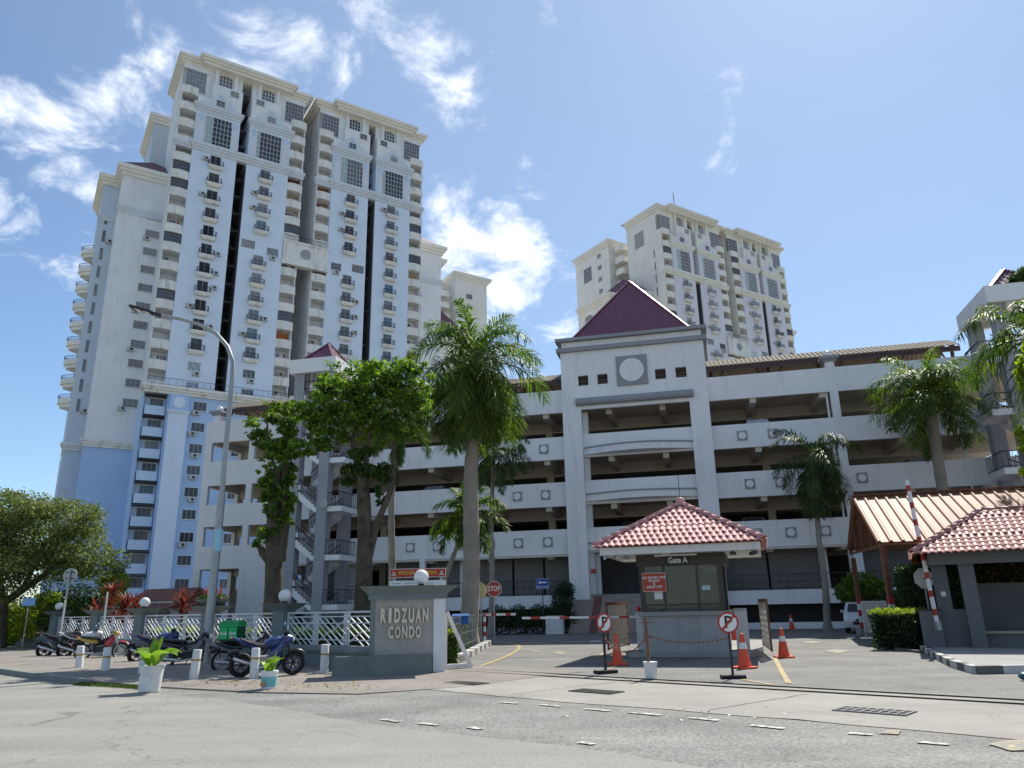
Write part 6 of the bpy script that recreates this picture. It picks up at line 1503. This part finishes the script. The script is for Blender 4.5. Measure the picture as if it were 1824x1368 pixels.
def arm(label, a, b, n, w=.1, ctr=True):
    a, b = Vector(a), Vector(b); t = thing('boom_barrier', label, 'boom barrier', a, 0, 'red and white barrier arms'); d = b - a
    MB().bar((0, 0, 0), d, w * .6, w).build('boom', WHITE, t)
    for k in range(n): f0 = (k + .35) / n; f1 = f0 + .35 / n; MB().bar(d * f0, d * f1, w * .63, w * 1.04).build('red_band', RED, t)
    m = MB(); m.bar(-d.normalized() * .25, Vector((0, 0, 0)), w * 1.1, w * 1.3); m.build('pivot', GALV, t); return t
arm('long lowered barrier arm reaching left from the booth', c1 + Vector((-.1, -.18, 1.05)), A(930, 1101, 27.5), 4, .075)
arm('short barrier arm on the hedge side of the entry lane', A(866, 1095, 35.5), A(918, 1094, 35.2), 2, .10); pole_sign('striped_post', 'red and white striped post holding the short barrier arm', 'post', (A(863, 1100, 35.5).x, 35.5, 0), 1.4, .06, RED)
o = bpy.data.objects['striped_post']
for k in range(3): MB().lathe([(.064, .15 + k * .42), (.064, .36 + k * .42)], 10).build('white_band', WHITE, o)
arm('barrier arm raised upright beside the box hedge', A(1669, 1108, 25.0), A(1615, 856, 25.2), 8, .13)
cabr = Vector((A(1662, 1130, 25.3).x, 25.3, 0)); t = thing('barrier_cabinet', 'dark grey barrier cabinet below the raised barrier arm', 'barrier cabinet', cabr, HA); MB().box(-.3, .3, -.1, .3, 0, 1.25).build('cabinet', SHG, t); MB().box(-.31, .31, -.11, .31, 1.2, 1.26).build('lid', DMETAL, t)
# octagonal sign back by the barrier, notice screen, white boxes
p = A(1645, 1030, 27.0); t = pole_sign('sign_back', 'white back of an octagonal sign behind the raised barrier', 'sign', (p.x, p.y, 0), p.z + .2); MB().prism([(x, z + p.z) for x, z in octagon(.37)], -.05, -.03, 'y').build('sign_plate', WHITED, t); MB().box(-.05, .3, -.06, -.05, p.z - .04, p.z + .0).build('bracket', DMETAL, t)
p = A(1556, 1100, 33); t = thing('mesh_screen', 'white mesh panel leaning between the carport posts', 'panel', (p.x - .25, 33.4, 0), -.35); MB().box(0, .95, 0, .02, .35, 1.5).build('mesh', mat('white_mesh', (.5, .5, .5), .6, .15, 30), t); m = MB(); [m.bar(a, b, .05) for a, b in (((0, 0, .3), (.95, 0, .3)), ((0, 0, 1.52), (.95, 0, 1.52)), ((0, 0, 0), (0, 0, 1.52)), ((.95, 0, 0), (.95, 0, 1.52)))]; m.build('frame', WHITED, t)
q = GP(4.4, -4.4); tag(MB().box(-.5, .5, -.35, .35, 0, 1.05).build('electric_cabinet', WHITED, None, q, GA), 'white electric cabinet beside the entrance steps', 'cabinet')
# ------------------------------------------------------------------ cars
def car(label, p, rz, bodym, group=None, name='parked_car'):
    t = thing(name, label, 'car', p, rz, group); L_, W_, n = 3.6, 1.6, 0; m = MB()
    prof = [(-1.75, .35), (-1.8, .6), (-1.74, .95), (-1.62, 1.0), (-1.4, 1.42), (-1.15, 1.5), (.1, 1.5), (.45, 1.4), (.95, 1.02), (1.55, .88), (1.78, .7), (1.82, .4), (1.75, .28), (-1.7, .26)]
    xs_ = [(-.8, .9), (-.72, 1.0), (.72, 1.0), (.8, .9)]; vs = []
    for y, k in xs_:
        for x, z in prof: tum = 0 if z < 1.0 else (z - 1.0) * .28; vs.append((x * (1 if k == 1 else .975), y - math.copysign(tum, y), .28 + (z - .28) * (1 if k == 1 else .985)))
    nn = len(prof); fs = [(i * nn + k, i * nn + (k + 1) % nn, (i + 1) * nn + (k + 1) % nn, (i + 1) * nn + k) for i in range(3) for k in range(nn)] + [tuple(range(nn)), tuple(range(3 * nn, 4 * nn))]
    m.add(vs, fs); m.build('body', bodym, t, smooth=True)
    m = MB(); m.add([(.98, -.62, 1.03), (.98, .62, 1.03), (.49, .54, 1.4), (.49, -.54, 1.4)], [(0, 1, 2, 3)]); o = m.build('windscreen', GL[0], t); o.location = (.02, 0, .015)
    for s in (-1, 1):
        m = MB(); m.add([(.8, s * .812, 1.02), (-1.35, s * .812, 1.02), (-1.2, s * .7, 1.4), (.35, s * .7, 1.4)], [(0, 1, 2, 3)]); m.build('side_window', GL[0], t)
        m = MB(); m.sphere((1.66, s * .6, .75), .13, 10, 6, 0, (.6, 1.2, .8)); m.build('headlight', GLOBE, t, smooth=True); MB().box(.55, .7, s * .8 - .03, s * .8 + s * .14, 1.0, 1.12).build('wing_mirror', bodym, t)
        for x in (-1.15, 1.15): o = MB().torus((0, 0, 0), .2, .085, 18, 8).build('wheel', BLACK, t, (x, s * .72, .28), smooth=True); MB().lathe([(.17, -.05), (.17, .05)], 12, (0, 0, 0), 0, 'y').build('rim', CHROME, o)
    MB().box(1.79, 1.83, -.4, .4, .42, .58).build('grille', BLKP, t); MB().box(1.82, 1.85, -.25, .25, .6, .7).build('number_plate', BLKP, t); return t
CW = mat('white_car_paint', (.62, .63, .64), .3, .03, 2, spec=.5, clear=.5); CD = mat('dark_car_paint', (.03, .035, .04), .25, .03, 2, spec=.5, clear=.5); CS = mat('silver_car_paint', (.35, .36, .37), .3, .03, 2, metal=.4, clear=.5)
c = A(1538, 1119, 40.5); car('small white hatchback parked behind the carport posts', (c.x, c.y, 0), radians(-115), CW)
for i, (u, lv, mt, lab) in enumerate([(-5.2, 1, CS, 'silver car on the second garage deck behind the parapet, left wing'), (16.9, 0, CS, 'silver car parked on the first garage deck just right of the portico'), (20.5, 1, CD, 'dark car on the second garage deck, right wing'), (-1.2, 1, CD, 'dark car on the second garage deck, behind the slim palm'), (27.4, 1, CS, 'silver car on the second garage deck, far right'), (-4.0, 0, CW, 'white car on the first garage deck, behind the leaning palm'), (17.8, 2, CW, 'white car on the third garage deck, right wing'), (1.5, 2, CS, 'silver car on the third garage deck beside the portico'), (9.0, 0, CD, 'dark car behind the portico parapet above the booth roof')]):
    car(lab, GP(u, 2.3, LEV[lv] + .6), GA + pi / 2 * (-1 if i % 2 else 1), mt, 'cars inside the garage')
car('dark car in the open left corner of the garage', GP(-19.2, 3.2, LEV[1] + .6), GA, CD, 'cars inside the garage')
#@@MARKS
# ------------------------------------------------------------------ road marks, rails and drains
PW = paintmat('worn_white_road_paint', (.62, .60, .55), (.18, .175, .165), .50); PY = paintmat('worn_yellow_road_paint', (.54, .38, .10), (.17, .165, .15), .50); PY2 = paintmat('faded_yellow_road_paint', (.42, .33, .16), (.17, .165, .15), .46)
def mark(poly, m, z=.002, nm='road_marking'): return sheet(nm, [tuple(p) for p in poly], z, m)
def quadST(s0, s1, q0, q1, m, z=.002):
    r = random.Random(int(s0 * 100)); j = lambda: r.uniform(-.015, .015); n = max(2, int((s1 - s0) / .12)); P_ = [ST(s0 + (s1 - s0) * i / n, q0 + j()) for i in range(n + 1)] + [ST(s1 - (s1 - s0) * i / n, q1 + j()) for i in range(n + 1)]
    return mark(P_, m, z)
for (x0, y0, x1, y1) in [(680, 1281, 712, 1285), (745, 1288, 783, 1291), (892, 1250, 922, 1253), (960, 1255, 1000, 1258), (1042, 1262, 1085, 1266), (1228, 1278, 1280, 1283), (1340, 1291, 1395, 1298), (1515, 1304, 1550, 1310), (1635, 1321, 1690, 1326), (1120, 1268, 1175, 1274), (835, 1295, 860, 1298), (1030, 1322, 1060, 1325)]:
    sa, qa = toST(G(x0, y0)); sb2, qb = toST(G(x1, y1)); quadST(sa, sb2, (qa + qb) / 2 - .06, (qa + qb) / 2 + .06, PW)
def poly_line(pts, w, m, z=.003):
    P_ = [Vector((p[0], p[1], 0)) for p in pts]; Lf = []; Rt = []
    for i, p in enumerate(P_):
        d = (P_[min(i + 1, len(P_) - 1)] - P_[max(0, i - 1)]).normalized(); nn = Vector((-d.y, d.x, 0)) * w / 2; Lf.append(p + nn); Rt.append(p - nn)
    return mark(Lf + Rt[::-1], m, z)
poly_line([G(832, 1194), G(872, 1181), G(905, 1168), G(925, 1156), G(924, 1150), G(905, 1145), G(868, 1141)], .14, PY); poly_line([G(1322, 1210), G(1360, 1217), G(1378, 1220)], .1, PY); poly_line([G(1380, 1172), G(1392, 1195), G(1405, 1217)], .12, PY); poly_line([G(1064, 1172), G(1078, 1162)], .14, PY); poly_line([G(1120, 1176), G(1075, 1196)], .08, PY)
for (x, y, w, h) in [(955, 1160, 12, 2), (997, 1163, 14, 4), (1490, 1160, 24, 4), (1445, 1144, 22, 2)]: mark([G(x - w, y), G(x - 2, y - h), G(x + w, y - h * .2), G(x + 4, y + h)], PY2, .003)
for (x, y, w) in [(945, 1146, 22), (1025, 1144, 26), (1060, 1143, 12)]: mark([G(x - w, y + 2), G(x + w, y + 1), G(x + w * .8, y - 2.5), G(x - w * .8, y - 2)], PY2 if w > 20 else PW, .003)
mark([G(1760, 1325), G(1800, 1318), G(1880, 1318), G(1890, 1335), G(1800, 1337)], PY2, .002); mark([G(1562, 1306), G(1580, 1301), G(1606, 1300), G(1600, 1308)], PY2, .002)
quadST(-2.2, 1.8, -2.2, -1.5, PY, .14 if False else .1) if False else None
# gate rails set in the apron
RL = mat('dark_gate_rail', (.05, .045, .04), .6, .3, 3)
m = MB()
for qn in (-7.5, -8.05): m.add([ST(3.3, qn - .03, -.002), ST(30, qn - .03, -.002), ST(30, qn + .03, -.002), ST(3.3, qn + .03, -.002)], [(3, 2, 1, 0)]); m.bar(ST(3.3, qn, .004), ST(30, qn, .004), .025, .03)
o = m.build('gate_track', RL); tag(o, kind='structure')
sheet('rail_bed', [ST(3.0, -8.35), ST(30, -8.35), ST(30, -7.15), ST(3.0, -7.15)], -.0055, APRON)
def drain(label, c, w, d):
    s_, q_ = toST(c); t = thing('drain_grate', label, 'drain grate', ST(s_, q_), SA, 'drain grates in the apron'); MB().box(-w / 2, w / 2, -d / 2, d / 2, -.003, .004).build('pit', BLACK, t); m = MB()
    for k in range(9): x = -w / 2 + w * k / 8; m.box(x - .02, x + .02, -d / 2, d / 2, .004, .016)
    m.box(-w / 2, w / 2, -.02, .02, .005, .018); m.box(-w / 2 - .03, w / 2 + .03, -d / 2 - .03, -d / 2, 0, .015); m.box(-w / 2 - .03, w / 2 + .03, d / 2, d / 2 + .03, 0, .015); m.build('bars', mat('dusty_iron', (.19, .185, .175), .8) if 'light' in label else mat('dark_dusty_iron', (.07, .068, .062), .8), t)
drain('dark drain grate in front of the entrance wall', G(830, 1217), .95, .42); drain('dark drain grate in front of the bucket post', G(1062, 1232), .95, .42); drain('light barred drain grate on the right of the apron', G(1557, 1267), 1.0, .45)
q = G(1830, 1212); tag(MB().sphere((0, 0, .08), .12, 12, 8, 0, (1.3, 1, .7)).build('teal_bag', mat('teal_plastic', (.02, .10, .11), .4), None, q), 'dark teal object lying at the right edge of the drive', 'bag')

# joints in the apron, fallen leaves along the gutter and pavement
JN = mat('dark_joint', (.07, .065, .055), .95, .3, 6)
rr = random.Random(12)
for sj in (9.2, 13.4, 5.6, 18.5):
    P_ = []
    for i in range(9): P_.append(ST(sj + .05 * i + rr.uniform(-.03, .03), -4.3 - i * .36))
    poly_line(P_, .02, JN, .001)
V, F = leaves([(*ST(a, q, .03), 2.2, 1.0, .01) for a, q in ((-8, -1.5), (-4, -2), (-1, -1.6), (2, -2.4), (5, -3.2), (-11, -1.2))] + [(*ST(a, .25, .01), 2.0, .25, .005) for a in (-10, -6, -2)], 700, .07, 71, aspect=.5, up=2.5, hollow=0)
tag(link('fallen_leaves', npmesh('fallen_leaves', V, F, LF_BROWN)), kind='stuff', label='dry brown leaves scattered over the pavement and gutter')
V, F = leaves([(*G(1530, 1218), .3, .3, .004), (*G(930, 1240), 1.5, 1, .004), (*G(1250, 1270), 2, 1, .004), (*G(985, 1275), .6, .3, .004)], 26, .06, 72, aspect=.6, up=4, hollow=0)
tag(link('litter', npmesh('litter', V, F, WHITED)), kind='stuff', label='small white scraps of litter on the road')
